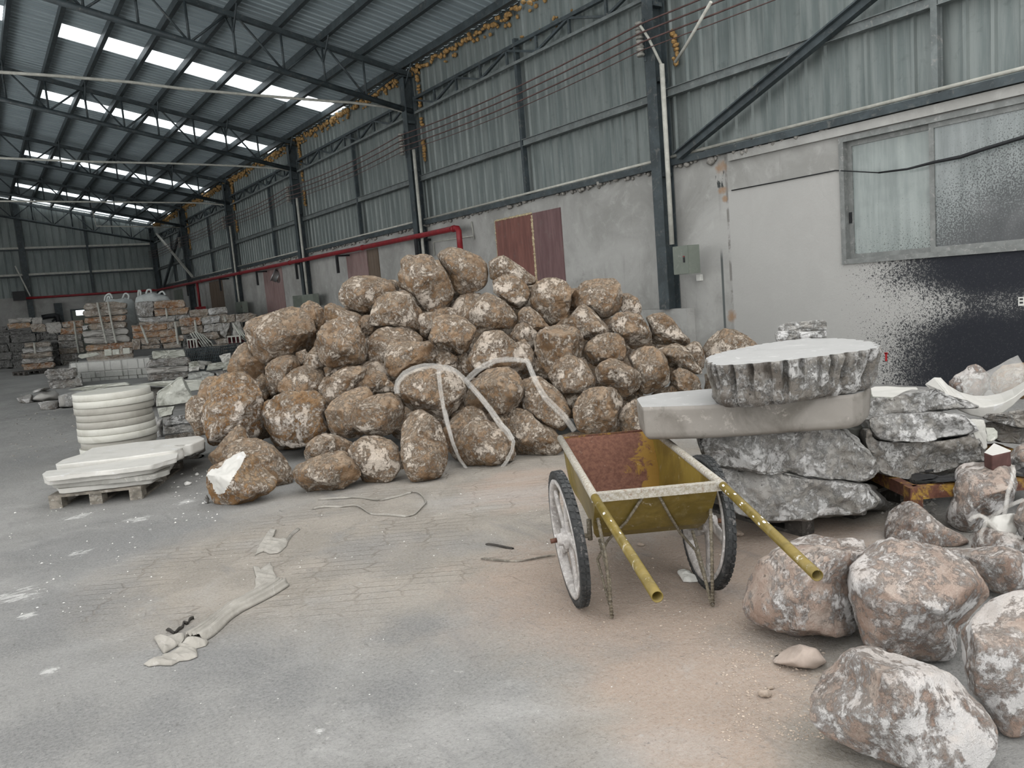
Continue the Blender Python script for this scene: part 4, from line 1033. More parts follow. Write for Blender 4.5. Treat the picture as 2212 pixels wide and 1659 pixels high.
# outlines of the heap's boulders: view, outline, label, options
HEAP = [
('D', "120,700 140,650 210,620 270,590 330,560 400,590 440,630 480,690 525,720 520,770 480,810 420,830 370,870 300,890 210,895 170,870 140,820 118,760", 'front boulder with a smooth white broken face, at the left foot of the heap', 'gw'),
('D', "605,680 630,640 720,600 820,570 900,560 960,590 990,630 1005,700 980,740 920,770 850,810 780,810 700,800 660,770 620,730", 'low wide boulder lying on the floor, right of the white-faced one', 'g'),
('D', "1225,470 1235,410 1290,340 1330,322 1390,345 1450,400 1480,480 1497,560 1490,640 1460,710 1370,745 1290,755 1250,700 1225,600", 'tall upright boulder standing at the foot of the heap', 'g'),
('D', "920,560 960,510 1020,475 1100,475 1170,500 1215,540 1225,610 1225,670 1190,720 1140,760 1080,765 1010,740 980,690 940,620", 'knobbly boulder on the floor just left of the tall upright one', 'g'),
('D', "1530,530 1580,430 1630,390 1720,385 1800,420 1860,500 1885,580 1870,620 1790,650 1700,665 1600,660 1550,620", 'floor boulder inside the hanging plastic strap loop', 'g'),
('D', "1825,420 1840,350 1890,312 1950,330 2030,380 2100,430 2130,490 2145,560 2100,600 1990,605 1890,590 1850,540 1830,470", 'floor boulder just left of the wheelbarrow rim', 'g'),
('D', "240,560 260,510 330,485 420,490 500,530 560,590 600,650 620,720 600,760 530,778 430,770 300,700 240,640", 'rounded boulder right behind the white-faced front boulder', 'g'),
('D', "120,590 180,540 230,480 300,410 340,430 370,500 340,560 290,610 230,650 160,650", 'small boulder peeping out left behind the white-faced front boulder', ''),
('D', "670,580 690,520 740,480 800,460 880,480 950,510 960,560 900,610 760,630 690,620", 'small flat boulder behind the low wide floor boulder', ''),
('D', "935,370 960,310 1010,270 1090,240 1170,230 1230,260 1250,310 1250,380 1220,430 1160,475 1080,485 1000,460 950,430", 'smooth oval boulder above the knobbly floor boulder', ''),
('D', "790,340 830,280 900,230 980,200 1040,195 1075,240 1060,300 1040,400 1020,470 985,490 920,495 860,470 810,410", 'leaning boulder tucked behind the smooth oval boulder, left side', ''),
('D', "1200,180 1240,130 1320,90 1430,75 1510,90 1570,140 1600,200 1595,270 1550,330 1480,390 1420,370 1370,345 1300,350 1240,290 1205,230", 'big boulder wound with clear plastic strap above the tall upright one', ''),
('D', "1460,440 1520,370 1590,310 1640,305 1700,340 1740,400 1700,500 1640,600 1540,620 1490,560", 'half hidden boulder behind the one inside the strap loop', ''),
('A', "165,1200 210,1120 280,1060 400,1040 490,1050 560,1110 605,1180 630,1270 640,1400 600,1550 500,1620 350,1620 190,1640 150,1540 125,1420 140,1320 165,1260", 'very large whitish boulder at the left end of the heap', 'L'),
('A', "625,1280 700,1240 800,1190 900,1200 1000,1185 1070,1200 1130,1260 1150,1330 1110,1400 1160,1500 1130,1590 1000,1640 850,1650 740,1630 640,1500 600,1400", 'large boulder with white top and rusty orange cleft, beside the largest left one', 'L'),
('A', "0,1300 60,1230 140,1230 200,1300 220,1420 180,1540 80,1560 40,1460 0,1420", 'pale boulder at the far left end beside the small slab stack', ''),
('A', "80,1260 130,1120 180,1080 260,1075 330,1150 300,1280 160,1330", 'boulder peeking out behind the very large left one', ''),
('B', "790,1200 850,1150 920,1100 1010,1080 1100,1075 1170,1120 1220,1200 1225,1290 1190,1380 1120,1440 1020,1465 950,1430 880,1350 820,1270", 'round crusty boulder right of the strap-wound boulder', ''),
('B', "1210,1180 1280,1150 1350,1145 1410,1190 1500,1260 1550,1330 1600,1430 1590,1530 1530,1600 1440,1570 1330,1500 1200,1420 1180,1300", 'long sloping boulder under the second strap band, right of the crusty one', ''),
('C', "500,1190 540,1110 600,1040 680,1015 780,1010 850,1030 890,1090 915,1140 890,1190 870,1250 860,1340 800,1385 640,1400 540,1360 510,1270", 'dusty boulder right behind the wheelbarrow tub', ''),
('C', "875,1220 930,1150 1000,1110 1040,1120 1065,1230 1078,1360 1050,1400 980,1400 900,1380 875,1300", 'small dark-streaked boulder beside the left end of the stone beam', ''),
('C', "380,1400 500,1375 640,1370 720,1395 740,1470 600,1530 450,1520 390,1470", 'low flat boulder just behind the far rim of the wheelbarrow', ''),
('A', "740,1130 790,1080 860,1020 960,985 1040,1000 1100,1035 1120,1090 1100,1180 1020,1240 900,1260 800,1240 730,1200", 'angular boulder left of centre, above the rusty cleft boulder', ''),
('A', "635,1010 660,970 740,920 830,895 900,920 935,970 920,1050 850,1150 760,1230 680,1240 640,1160", 'boulder directly under the biggest left shoulder boulder', ''),
('A', "1085,1200 1120,1110 1180,1050 1260,1010 1380,990 1455,1020 1440,1110 1350,1180 1250,1240 1170,1275 1110,1250", 'smooth brown boulder in the gap left of the strap-wound boulder', ''),
('A', "1300,1130 1350,1060 1430,1030 1520,1025 1600,1060 1620,1140 1560,1200 1420,1230 1320,1200", 'rough little boulder left above the pebble-like one', ''),
('A', "1460,1180 1465,1120 1510,1070 1570,1070 1640,1120 1685,1170 1680,1215 1600,1240 1500,1235", 'smallest pebble-like boulder touching the strap-wound boulder', ''),
('B', "455,850 490,760 500,690 570,655 680,660 760,690 840,760 850,800 800,900 780,950 710,990 640,920 560,900 490,890", 'ochre boulder with pale top, in the middle of the heap', ''),
('A', "1590,850 1620,815 1720,800 1900,800 1960,785 2010,840 2030,920 2020,990 1950,1000 1820,1010 1740,1060 1660,1120 1610,1080 1580,990", 'wide boulder with a deep vertical crease, above the strap-wound one', ''),
('A', "1445,790 1480,745 1530,700 1600,680 1680,690 1720,680 1800,695 1870,745 1900,790 1880,850 1760,930 1660,1020 1560,1050 1480,1020 1450,940", 'broad pale boulder behind the creased boulder', ''),
('B', "530,920 600,930 690,1000 740,1090 760,1180 690,1200 600,1150 540,1090 500,1000", 'shaded boulder right of the creased boulder', ''),
('A', "1045,740 1090,670 1140,640 1220,605 1310,595 1370,650 1400,700 1430,760 1445,860 1440,960 1370,990 1300,985 1180,1020 1120,1000 1070,960 1050,880", 'heavy rounded boulder right of the biggest left shoulder boulder', ''),
('A', "475,640 560,600 700,565 830,520 930,535 990,580 1030,650 1050,720 1030,790 980,860 900,900 800,930 700,965 630,985 560,950 510,890 490,800 465,720", 'biggest boulder on the left shoulder of the heap', ''),
('A', "335,1000 360,930 420,840 480,800 550,850 620,940 640,1010 630,1110 580,1150 480,1090 390,1070 335,1050", 'boulder with a grey patch under the left end of the shoulder boulder', ''),
('A', "560,1100 620,1050 680,1090 690,1200 650,1270 590,1250", 'narrow rusty boulder wedged deep between two left boulders', ''),
('A', "940,980 980,890 1030,835 1080,880 1100,960 1110,1030 1040,1060 960,1040", 'small boulder squeezed behind the heavy rounded one', ''),
('B', "750,1050 790,960 830,890 900,800 960,785 1050,785 1120,850 1200,910 1250,980 1260,1060 1220,1110 1120,1140 960,1140 860,1140 790,1140", 'broad trapezoid boulder in the centre, behind the strap top', ''),
('B', "1160,880 1230,850 1270,900 1310,970 1320,1060 1280,1120 1210,1140 1170,1080 1150,980", 'thin upright boulder at the right edge of the trapezoid boulder', ''),
('C', "305,930 330,850 390,790 460,757 530,770 610,810 650,880 690,960 680,1010 620,1050 540,1070 440,1070 360,1020", 'pear-shaped boulder over the dark gap, right of centre', ''),
('C', "680,880 720,820 800,785 860,790 920,830 1000,870 1050,910 1065,960 1030,1040 980,1080 910,1105 840,1050 770,1010 700,1010", 'oval boulder leaning right of the pear-shaped one', ''),
('C', "935,780 990,730 1080,690 1150,690 1220,730 1260,800 1280,900 1280,980 1210,1040 1100,1075 1030,1070 1010,960 980,860", 'wide striped boulder on the right slope above the stone beam', ''),
('C', "1280,960 1300,890 1360,860 1420,880 1500,930 1530,990 1520,1050 1440,1080 1340,1070 1290,1020", 'whitish boulder touching the left side of the fluted round slab', ''),
('C', "1120,1075 1190,1030 1320,1000 1400,1005 1460,1050 1440,1120 1300,1140 1160,1130", 'flat boulder lying just behind the left end of the stone beam', ''),
('B', "1300,860 1340,790 1400,755 1520,740 1620,755 1680,800 1705,850 1690,940 1680,1010 1600,1080 1500,1110 1400,1130 1350,1060 1310,960", 'large pitted boulder with white crust, upper right of centre', ''),
('C', "590,720 620,660 700,600 790,580 870,590 920,640 935,720 920,800 840,850 720,860 670,850 600,790", 'grey-brown boulder right of the pitted crusty one', ''),
('C', "1150,720 1230,690 1330,665 1390,690 1450,750 1490,820 1540,890 1530,930 1430,910 1330,890 1270,850 1220,780", 'sloping boulder behind the wide striped one on the right', ''),
('C', "1400,690 1470,650 1520,660 1550,720 1560,800 1550,870 1520,890 1480,820 1430,760", 'small boulder at the right end of the heap before the gap', ''),
('C', "1540,690 1590,630 1660,570 1720,547 1800,560 1900,610 1960,660 1995,690 1990,780 1900,850 1700,880 1570,830", 'lone brown boulder by the wall, behind the fluted round slab', ''),
('B', "780,640 810,570 870,510 920,480 980,500 1050,540 1120,600 1170,680 1170,730 1130,790 1050,780 940,780 850,760 790,720", 'smooth pale boulder with a ridge, upper centre of the heap', ''),
('A', "1480,545 1530,450 1600,410 1690,398 1770,400 1810,450 1850,510 1890,560 1885,650 1860,720 1780,720 1680,700 1560,700 1475,710 1460,640", 'crusty boulder in front of the tall leaning boulder, upper left', ''),
('B', "385,660 430,645 495,690 490,760 450,850 400,840 370,760", 'little boulder wedged between the crusty one and the ochre one', ''),
('A', "1370,620 1430,590 1490,590 1510,660 1490,760 1430,750 1380,690", 'small boulder half hidden behind the heavy rounded one', ''),
('B', "1110,820 1160,740 1220,715 1290,740 1330,800 1330,870 1290,930 1220,920 1140,880", 'brown boulder right below the smooth pale ridged one', ''),
('C', "810,470 860,420 950,415 1050,440 1100,520 1135,590 1135,640 1070,690 980,720 930,680 890,610 820,570", 'white-flecked boulder on the right slope, left of the humped one', ''),
('C', "1085,460 1140,430 1230,418 1300,470 1350,540 1400,600 1450,650 1430,700 1310,690 1200,680 1140,680 1130,600 1105,510", 'humped brown boulder high on the right end of the heap', ''),
('B', "1560,720 1600,660 1660,590 1710,575 1760,610 1830,690 1890,750 1910,800 1850,860 1740,880 1640,830 1580,790", 'pointed pyramid boulder above the pitted crusty one', ''),
('B', "1175,640 1220,600 1270,595 1330,640 1390,710 1430,760 1400,810 1320,810 1230,780 1180,720", 'small pale boulder below the dark pitted top boulder', ''),
('B', "970,390 1050,345 1130,335 1210,380 1260,440 1280,500 1250,580 1170,625 1120,600 1060,550 980,490", 'upper boulder hanging in front of the saddle right of the peak', ''),
('B', "235,230 290,180 360,185 440,175 500,195 545,260 610,330 650,420 672,490 650,560 600,620 500,670 420,630 330,500 230,450 215,340 240,290", 'tall leaning boulder left of the peak', ''),
('B', "1280,450 1320,400 1400,365 1480,365 1560,395 1600,450 1600,540 1590,620 1570,690 1500,720 1430,745 1360,690 1300,620 1270,560", 'dark pitted boulder on top, in front of the plywood boards', ''),
('B', "1565,600 1590,510 1650,440 1700,390 1800,375 1940,370 1990,410 2010,490 2015,570 1990,640 1920,680 1850,700 1790,650 1710,620 1640,620 1590,650", 'large boulder topping the right side of the heap', ''),
('B', "1990,490 2060,490 2130,530 2160,590 2160,640 2130,700 2040,690 1990,620", 'small boulder behind the topmost right one', ''),
('B', "525,190 560,150 640,115 720,130 800,165 880,200 930,260 940,330 930,420 880,470 780,500 690,515 640,470 610,330 560,260", 'peak boulder at the very top of the heap', ''),
('B', "610,640 660,560 720,505 790,488 880,490 890,560 850,640 790,700 690,690 630,665", 'shadowed boulder below the peak boulder', ''),
('B', "940,240 1000,200 1060,184 1110,210 1160,250 1220,290 1280,340 1330,370 1310,430 1230,440 1130,420 1000,400 950,380", 'saddle boulder just right of the peak boulder', ''),
('A', "1215,420 1250,340 1340,275 1480,275 1600,300 1690,345 1710,400 1660,470 1560,530 1480,570 1420,585 1330,550 1260,520 1220,470", 'big pale flat-topped boulder at upper left, below the wall boards', ''),
('A', "1110,510 1170,488 1240,520 1290,555 1370,570 1410,600 1400,680 1300,720 1180,700 1105,640", 'whitish boulder between the left shoulder and the flat-topped one', ''),
('A', "900,600 925,510 990,470 1060,500 1105,545 1115,640 1090,740 1000,760 930,700", 'cream boulder behind the biggest left shoulder boulder', ''),
('B', "1060,555 1130,540 1160,580 1155,640 1110,660 1070,610", 'tiny boulder chip squeezed below the hanging upper boulder', ''),
('B', "1470,745 1530,695 1590,690 1610,740 1560,790 1490,780", 'sliver of a boulder below the dark pitted top boulder', ''),
# stones seen only in the dark gaps between the others
('B', "680,1000 760,960 820,1040 810,1180 740,1220 690,1130", 'stone deep in the dark gap left of the trapezoid boulder', 'f'),
('C', "200,800 270,780 340,850 330,960 250,960 200,900", 'stone deep in the dark gap left of the pear-shaped boulder', 'f'),
('C', "430,1075 500,1060 580,1070 560,1150 490,1190 430,1140", 'stone in the gap under the pear-shaped boulder', 'f'),
('C', "900,1110 1000,1060 1060,1075 1040,1140 930,1160", 'stone in the gap above the dark-streaked small boulder', 'f'),
('A', "1100,1010 1160,990 1240,1010 1230,1080 1120,1090", 'stone in the gap under the heavy rounded boulder', 'f'),
('A', "880,890 960,860 1000,930 960,1010 890,990", 'stone in the dark gap under the right end of the shoulder boulder', 'f'),
('D', "1160,470 1240,440 1260,520 1230,560 1170,530", 'stone in the gap between the oval and the tall upright boulders', 'f'),
('D', "1750,370 1800,350 1850,380 1840,440 1770,430", 'stone in the gap below the round crusty boulder', 'f'),
('B', "1850,700 1920,680 1960,760 1930,830 1860,790", 'stone in the gap between the pyramid and the white-flecked boulder', 'f'),
('B', "740,1090 830,1110 840,1200 780,1240 740,1180", 'stone in the black gap right of the strap-wound boulder', 'f'),
]
# depth of the heap's face: where its foot lies along each sight line, and its slope
FOOT = [(380, 8.3), (440, 7.3), (560, 6.7), (700, 6.35), (900, 6.2), (1050, 6.3), (1200, 6.3), (1350, 6.5), (1500, 7.0), (1660, 7.9)]
def foot(x): return float(np.interp(x, [f[0] for f in FOOT], [f[1] for f in FOOT]))
def heap_depth(cx, cy, slope=.80):
    d = ray(cx, cy); f0 = foot(cx)
    den = slope*1.0-d.z
    return (EYE.z+slope*f0)/den if den > .05 else f0+2
items = []
for i, (c, fl, lab, op) in enumerate(HEAP):
    P = pts(c, fl); cc = centroid(P); tab = outline_fn(P, cc)
    xs = [q[0] for q in P]; ys = [q[1] for q in P]
    items.append(dict(P=P, c=cc, tab=tab, lab=lab, op=op, x0=min(xs), x1=max(xs), y0=min(ys), y1=max(ys), k=i))
def prof(it, x, y):
    dx = x-it['c'][0]; dy = -(y-it['c'][1]); r = math.hypot(dx, dy)
    R = it['tab'][int((math.atan2(dy, dx)+PI)/(2*PI)*180) % 180]
    return math.sqrt(max(0, 1-(r/R)**2)) if r < R else -1
done = []
for it in items:
    s = .5*(it['x1']-it['x0']+it['y1']-it['y0'])*.5
    D = heap_depth(*it['c'])
    if 'g' in it['op']:
        # rests on the floor: its lowest outline point is on the ground
        yb = it['y1']-4; xb = [q[0] for q in it['P'] if q[1] == it['y1']][0]
        D = depth(at_z(xb, yb, 0))+.35*s*D/F
    if 'f' in it['op']: D += .30
    kt = .88
    lo = 0
    for jt in done:
        ax0, ax1 = max(it['x0'], jt['x0']), min(it['x1'], jt['x1']); ay0, ay1 = max(it['y0'], jt['y0']), min(it['y1'], jt['y1'])
        if ax1 <= ax0 or ay1 <= ay0: continue
        stp = 5
        for X in np.arange(ax0+1, ax1, stp):
            for Y in np.arange(ay0+1, ay1, stp):
                a = prof(it, X, Y)
                if a < 0: continue
                b = prof(jt, X, Y)
                if b < 0: continue
                Ti = kt*s/F
                lo = max(lo, (jt['D']+b*jt['T'])/(1-a*Ti))
    if 'g' not in it['op']: D = max(D, min(lo*.985, D+.6))
    it['D'] = D; it['T'] = kt*s*D/F
    done.append(it)
for it in done:
    P = it['P']; op = it['op']; kw = {}
    mats = [M['boulder']]
    if 'w' in op:
        mats = [M['boulder_ochre'], M['cut_white']]; kw['face'] = pts('D', "118,700 150,650 210,620 270,592 325,562 350,585 320,640 270,720 225,800 185,815 118,770")
    if 'L' in op: mats = [M['boulder_ochre']]; kw.update(amp=.11)
    kw['sub'] = 4 if 'f' in op else 5
    rock('P', P, it['D'], it['lab'], group='boulders of the big heap', mats=mats, thick=it['T'], seed=it['k']*13+1, **kw)
HEAP_OBJ = list(ROCKS)
# inner boulders that carry the visible ones and close the gaps between them
rnd = random.Random(77)
hull = [(425, 890), (445, 820), (525, 690), (640, 670), (745, 610), (870, 570), (955, 550), (1060, 580), (1130, 590), (1300, 620), (1370, 660), (1450, 700), (1530, 790), (1620, 780), (1630, 860), (1540, 900), (1400, 960), (1200, 970), (1060, 960), (700, 960), (560, 960), (450, 930)]
n_in = 0
for Y in range(600, 960, 52):
    for X in range(450, 1640, 66):
        x_ = X+(33 if (Y//52) % 2 else 0)+rnd.uniform(-12, 12); y_ = Y+rnd.uniform(-10, 10)
        if not inside((x_, y_-44), hull) or not inside((x_-44, y_), hull) or not inside((x_+44, y_), hull) or not inside((x_, y_), hull): continue
        near = [it['D']+it['T'] for it in done if it['x0']-10 < x_ < it['x1']+10 and it['y0']-10 < y_ < it['y1']+10]
        D = max(near+[heap_depth(x_, y_)+.3])+.28
        R_ = rnd.uniform(44, 52)
        if EYE.z+(ray(x_, y_+R_)*D).z < .02: continue
        P = [(x_+R_*math.cos(a)*rnd.uniform(.85, 1.1), y_+R_*.9*math.sin(a)*rnd.uniform(.85, 1.1)) for a in np.linspace(0, 2*PI, 10)[:-1]]
        rock('P', P, D, 'brown boulder deep inside the big heap, glimpsed only through gaps', group='inner boulders of the big heap', thick=R_*D/F*.9, sub=3, seed=500+n_in); n_in += 1
rock('C', "1560,800 1700,790 1980,780 2000,1000 1900,1090 1650,1100 1550,960", HEAP_OBJ and 8.55, 'brown boulder deep inside the big heap, glimpsed only through gaps', group='inner boulders of the big heap', sub=3, thick=.25)
# settle the inner ones
bpy.context.view_layer.update()
def bb(o):
    a = np.array([o.matrix_world @ Vector(c) for c in o.bound_box]); return a.min(0), a.max(0)
BB = {o.name: bb(o) for o in ROCKS}
for _ in range(2):
    for o in ROCKS[len(HEAP_OBJ):]+[q for q, it in zip(HEAP_OBJ, done) if 'f' in it['op']]:
        lo, hi = BB[o.name]; best = lo[2]
        for q in ROCKS:
            if q is o: continue
            l2, h2 = BB[q.name]
            if h2[0] <= lo[0] or l2[0] >= hi[0] or h2[1] <= lo[1] or l2[1] >= hi[1]: continue
            if l2[2] <= lo[2] <= h2[2]: best = 0; break
            if h2[2] <= lo[2]: best = min(best, lo[2]-h2[2])
        if best > .04:
            o.location.z -= best+.01; lo[2] -= best+.01; hi[2] -= best+.01
# ------------------------------------------------------------------ boulders in the right foreground
def gD(x, y, s=0.0): return depth(at_z(x, y, 0))+s
PK = [M['boulder_pink']]
GR = 'boulders at the right edge'
rock('G', "125,780 150,680 190,580 240,510 320,460 430,410 520,388 600,400 640,415 720,400 800,425 830,480 800,600 770,720 760,850 745,930 690,975 600,980 500,970 370,935 240,890 160,850",
     gD(1788, 1389, .09), 'whitish pink boulder under the right handle of the wheelbarrow', mats=PK, group=GR, sub=5, amp=.06, thick=.26)
rock('G', "705,620 730,530 800,460 900,405 990,405 1100,430 1230,460 1330,510 1400,560 1450,640 1490,710 1430,790 1330,890 1310,960 1290,1060 1240,1090 1120,1080 1000,1070 900,1050 790,1000 750,860 715,740",
     gD(2042, 1436, .12), 'large pink boulder between the handle boulder and the right frame edge', mats=PK, group=GR, sub=5, amp=.06, thick=.27)
rock('G', "500,1300 520,1210 590,1120 680,1030 750,985 850,985 930,1010 1050,1060 1200,1110 1300,1160 1350,1230 1440,1310 1490,1370 1530,1460 1530,1560 1470,1659 1430,1700 1200,1720 1050,1680 950,1640 830,1600 700,1550 600,1500 530,1450 495,1370",
     gD(2027, 1680, .07), 'biggest nearest boulder at the bottom right of the view', mats=PK, group=GR, sub=6, amp=.055, thick=.24)
rock('G', "1320,930 1350,870 1420,800 1500,730 1600,700 1700,690 1800,760 1830,900 1820,1150 1800,1350 1700,1480 1560,1500 1500,1450 1480,1370 1420,1300 1360,1230 1345,1130 1325,1020",
     gD(2169, 1594, .08), 'pinkish boulder cut by the right frame edge, behind the biggest nearest one', mats=PK, group=GR, sub=5, amp=.06, thick=.22)
rock('G', "1230,450 1350,460 1450,455 1560,450 1640,480 1700,520 1720,620 1660,690 1560,720 1490,700 1400,640 1300,560",
     3.42, 'long pale boulder behind the large pink one, right frame edge', mats=PK, group=GR, sub=4, amp=.06, thick=.2)
rock('G', "905,390 915,310 940,250 1030,200 1080,210 1130,250 1180,300 1250,350 1340,390 1385,440 1300,480 1150,490 1000,470 925,440",
     gD(2018, 1190, .18), 'pointed cream boulder in front of the rusty steel stand', mats=PK, group=GR, sub=5, amp=.07, thick=.19)
rock('F', "1760,1230 1790,1150 1820,1020 1830,960 1890,930 2010,930 2120,920 2165,960 2180,1060 2150,1160 2090,1220 2000,1260 1930,1340 1850,1320 1770,1260",
     gD(2103, 1160, .1), 'tall reddish boulder with a strap hanging over it, by the steel stand', mats=[M['boulder_pink']], group=GR, sub=5, amp=.055, thick=.2, p=2.8)
rock('F', "2110,910 2160,850 2212,820 2300,850 2340,950 2300,1080 2200,1090 2130,1000",
     4.55, 'reddish boulder rising behind the tall strapped one at the frame edge', mats=PK, group=GR, thick=.2)
rock('F', "2150,1250 2180,1180 2212,1130 2300,1100 2350,1250 2330,1400 2260,1420 2190,1350",
     3.75, 'pale boulder slice at the right frame edge beside the tangled straps', mats=PK, group=GR, thick=.16)
rock('F', "1910,1390 1940,1320 2000,1290 2150,1330 2250,1390 2260,1480 2080,1520 1940,1480",
     3.85, 'low pink boulder under the tangled straps', mats=PK, group=GR, thick=.17)
rock('F', "1990,1270 2040,1232 2160,1215 2190,1290 2160,1345 2050,1330", 3.83, 'small broken white stone among the tangled straps', 'stone', 'broken_stone', mats=[M['cut_white']], thick=.07, cuts=14, p=3, sub=4)
rock('H', "1375,240 1450,150 1560,100 1600,50 1680,30 1740,60 1800,120 1840,150 1820,300 1740,420 1500,430 1400,330",
     6.7, 'brown boulder by the black wall, behind the curved marble shell', mats=[M['boulder_pink']], group=GR)
rock('H', "1830,190 1880,120 1990,40 2100,30 2212,15 2320,60 2380,250 2250,420 1950,430 1850,330",
     6.5, 'tan boulder under plastic film by the black wall, right frame edge', mats=[M['boulder_ochre']], group=GR)

# ------------------------------------------------------------------ sawn slabs
def slab(name, c, flat, zt, th, mats, label, cat='stone slab', group=None, bs=.96, rough=.03, gro=0.0, seed=1, n=96, tilt=None, parent=None):
    """slab whose top edge follows the outline at height zt; mats = side, top"""
    P = [at_z(q[0], q[1], zt) for q in pts(c, flat)]
    cx, cy = centroid([(q.x, q.y) for q in P])
    ring = []
    L = [0]
    for i in range(len(P)): L.append(L[-1]+(P[(i+1) % len(P)]-P[i]).length)
    for k in range(n):
        s = L[-1]*k/n; i = max(j for j in range(len(P)) if L[j] <= s); f = (s-L[i])/max(1e-6, L[i+1]-L[i])
        q = P[i].lerp(P[(i+1) % len(P)], f); ring.append((q.x-cx, q.y-cy))
    so = Vector((seed*3.1, seed*1.7, 0))
    rows = 9; vs = []; fs = []; mi = []
    per = L[-1]
    for r in range(rows):
        t = r/(rows-1); z = zt-th*t
        for k, (x, y) in enumerate(ring):
            a = noise.fractal(Vector((x*4, y*4, z*5))+so, 1, 2, 4); b = noise.fractal(Vector((x*13, y*13, z*13))+so, 1, 2, 3)
            gu = k/n*per*11+.35*noise.noise(Vector((k*.06, seed, 0))); gi = math.floor(gu); gf = gu-gi
            g = -gro*max(0, 1-((gf-.5)/.24)**2)*(.35+.65*((gi*37) % 11)/11)*min(1, max(0, 1.25-t*(.95+.6*((gi*53) % 7)/7)))*(1 if r else .3) if gro else 0
            s = 1+(bs-1)*t**1.5
            e = rough*(a+.5*b)*(.25 if r == 0 else 1)+g
            if r == rows-1: e -= .02
            rr = math.hypot(x, y); f = s+e/max(rr, .05)
            vs.append((x*f, y*f, z+(rough*.6*b if 0 < r < rows-1 else 0)))
    for r in range(rows-1):
        for k in range(n):
            fs.append((r*n+k, (r+1)*n+k, (r+1)*n+(k+1) % n, r*n+(k+1) % n)); mi.append(0)
    # top and bottom in rings so that they can be slightly uneven
    for top in (1, 0):
        base = 0 if top else (rows-1)*n; prev = list(range(base, base+n)); z0 = zt if top else zt-th
        for sc_ in (.8, .5, .2):
            cur = []
            for k in range(n):
                x, y, _ = vs[base+k]; cur.append(len(vs)); vs.append((x*sc_, y*sc_, z0+.002*noise.noise(Vector((x*9*sc_, y*9*sc_, 1)))))
            for k in range(n):
                q = (prev[k], prev[(k+1) % n], cur[(k+1) % n], cur[k]); fs.append(q if top else q[::-1]); mi.append(1 if top else 0)
            prev = cur
        cidx = len(vs); vs.append((0, 0, z0))
        for k in range(n):
            q = (prev[k], prev[(k+1) % n], cidx); fs.append(q if top else q[::-1]); mi.append(1 if top else 0)
    me = bpy.data.meshes.new(name); me.from_pydata([(v[0], v[1], v[2]-(zt-th)) for v in vs], [], fs)
    for m in mats: me.materials.append(m)
    me.polygons.foreach_set('material_index', mi); me.polygons.foreach_set('use_smooth', [m_ == 0 for m_ in mi]); me.update()
    o = bpy.data.objects.new(name, me); o.location = (cx, cy, zt-th); COL.objects.link(o)
    if parent: o.parent = parent
    return tag(o, label, cat, group) if label else o

# --- front stack of raw marble slabs beside the cart
SL_ = 'slabs of the front marble stack'
slab('marble_slab', 'F', "430,345 470,325 560,303 750,265 900,245 1000,237 1150,235 1250,240 1370,256 1400,275 1395,290 1300,305 1200,318 1100,333 900,357 700,377 560,387 480,386 435,370",
     1.055, .215, [M['marble_grey'], M['cut_dust']], 'thick round marble slab with fluted rough rim, topmost of the front stack', group=SL_, bs=.93, rough=.032, gro=.085, seed=3, n=520)
slab('marble_slab', 'F', "42,575 60,565 180,542 410,522 700,500 1000,470 1300,455 1350,480 1345,510 1310,535 1250,550 1050,565 800,585 640,598 400,612 200,618 70,622",
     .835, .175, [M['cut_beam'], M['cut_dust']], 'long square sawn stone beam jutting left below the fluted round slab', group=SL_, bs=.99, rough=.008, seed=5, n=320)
rock('F', "380,770 450,745 700,728 1000,720 1190,722 1260,790 1340,880 1385,930 1388,985 1330,1030 1280,1042 1100,1024 840,998 640,975 480,952 410,890 385,830",
     4.62, 'irregular whitish slab with flat grey top below the sawn beam', 'stone slab', 'marble_slab', SL_, [M['marble']], thick=.42, block=.05, fine=True)
rock('F', "370,900 480,955 640,978 840,1001 1100,1027 1280,1045 1340,1052 1400,1120 1422,1150 1400,1190 1290,1222 1080,1242 950,1255 850,1276 760,1268 600,1218 540,1182 470,1090 400,980",
     4.66, 'lowest crackled white slab of the front stack, resting on a dark pallet', 'stone slab', 'marble_slab', SL_, [M['marble']], thick=.43, block=.05, fine=True)

def pallet(o, e1, L1, L2, mat, label, nb=7, h=.14):
    """wooden pallet: o = near corner, e1 along its near edge, the rest behind"""
    e1 = Vector((e1[0], e1[1], 0)).normalized(); e2 = Vector((-e1.y, e1.x, 0))
    if e2.dot(Vector((fw.x, fw.y, 0))) < 0: e2 = -e2
    o = Vector((o[0], o[1], 0))
    root = empty('wooden_pallet', o+e1*L1/2+e2*L2/2, label, 'pallet')
    def bx(a0, a1, b0, b1, z0, z1, name):
        mb = MB(); c = [o+e1*a+e2*b for a, b in ((a0,b0),(a1,b0),(a1,b1),(a0,b1))]
        if (c[1]-c[0]).cross(c[2]-c[0]).z < 0: c.reverse()
        mb.prism([(q.x, q.y) for q in c], z0, z1); return mb.build(name, mat, root)
    w = L2/(nb*1.28)
    for i in range(nb): bx(-.01*(i % 3), L1+.008*((i*7) % 3), (L2-w)*i/(nb-1), (L2-w)*i/(nb-1)+w, h-.022, h, 'deck_board')
    bw = .1
    for a in (0, (L1-bw)/2, L1-bw):
        bx(a, a+bw, 0, L2, h-.044, h-.0225, 'cross_board'); bx(a, a+bw, 0, L2, 0, .02, 'skid_board')
        for b in (0, (L2-.12)/2, L2-.12): bx(a, a+bw, b, b+.12, .0205, h-.0445, 'block')
    return root
n0 = at_z(1745, 1160); r1 = at_z(1866, 1118)
pallet(n0-Vector((.02, -.02, 0)), r1-n0, 1.0, .95, M['wood_dark'], 'dark wooden pallet under the front marble stack', 6, .132)

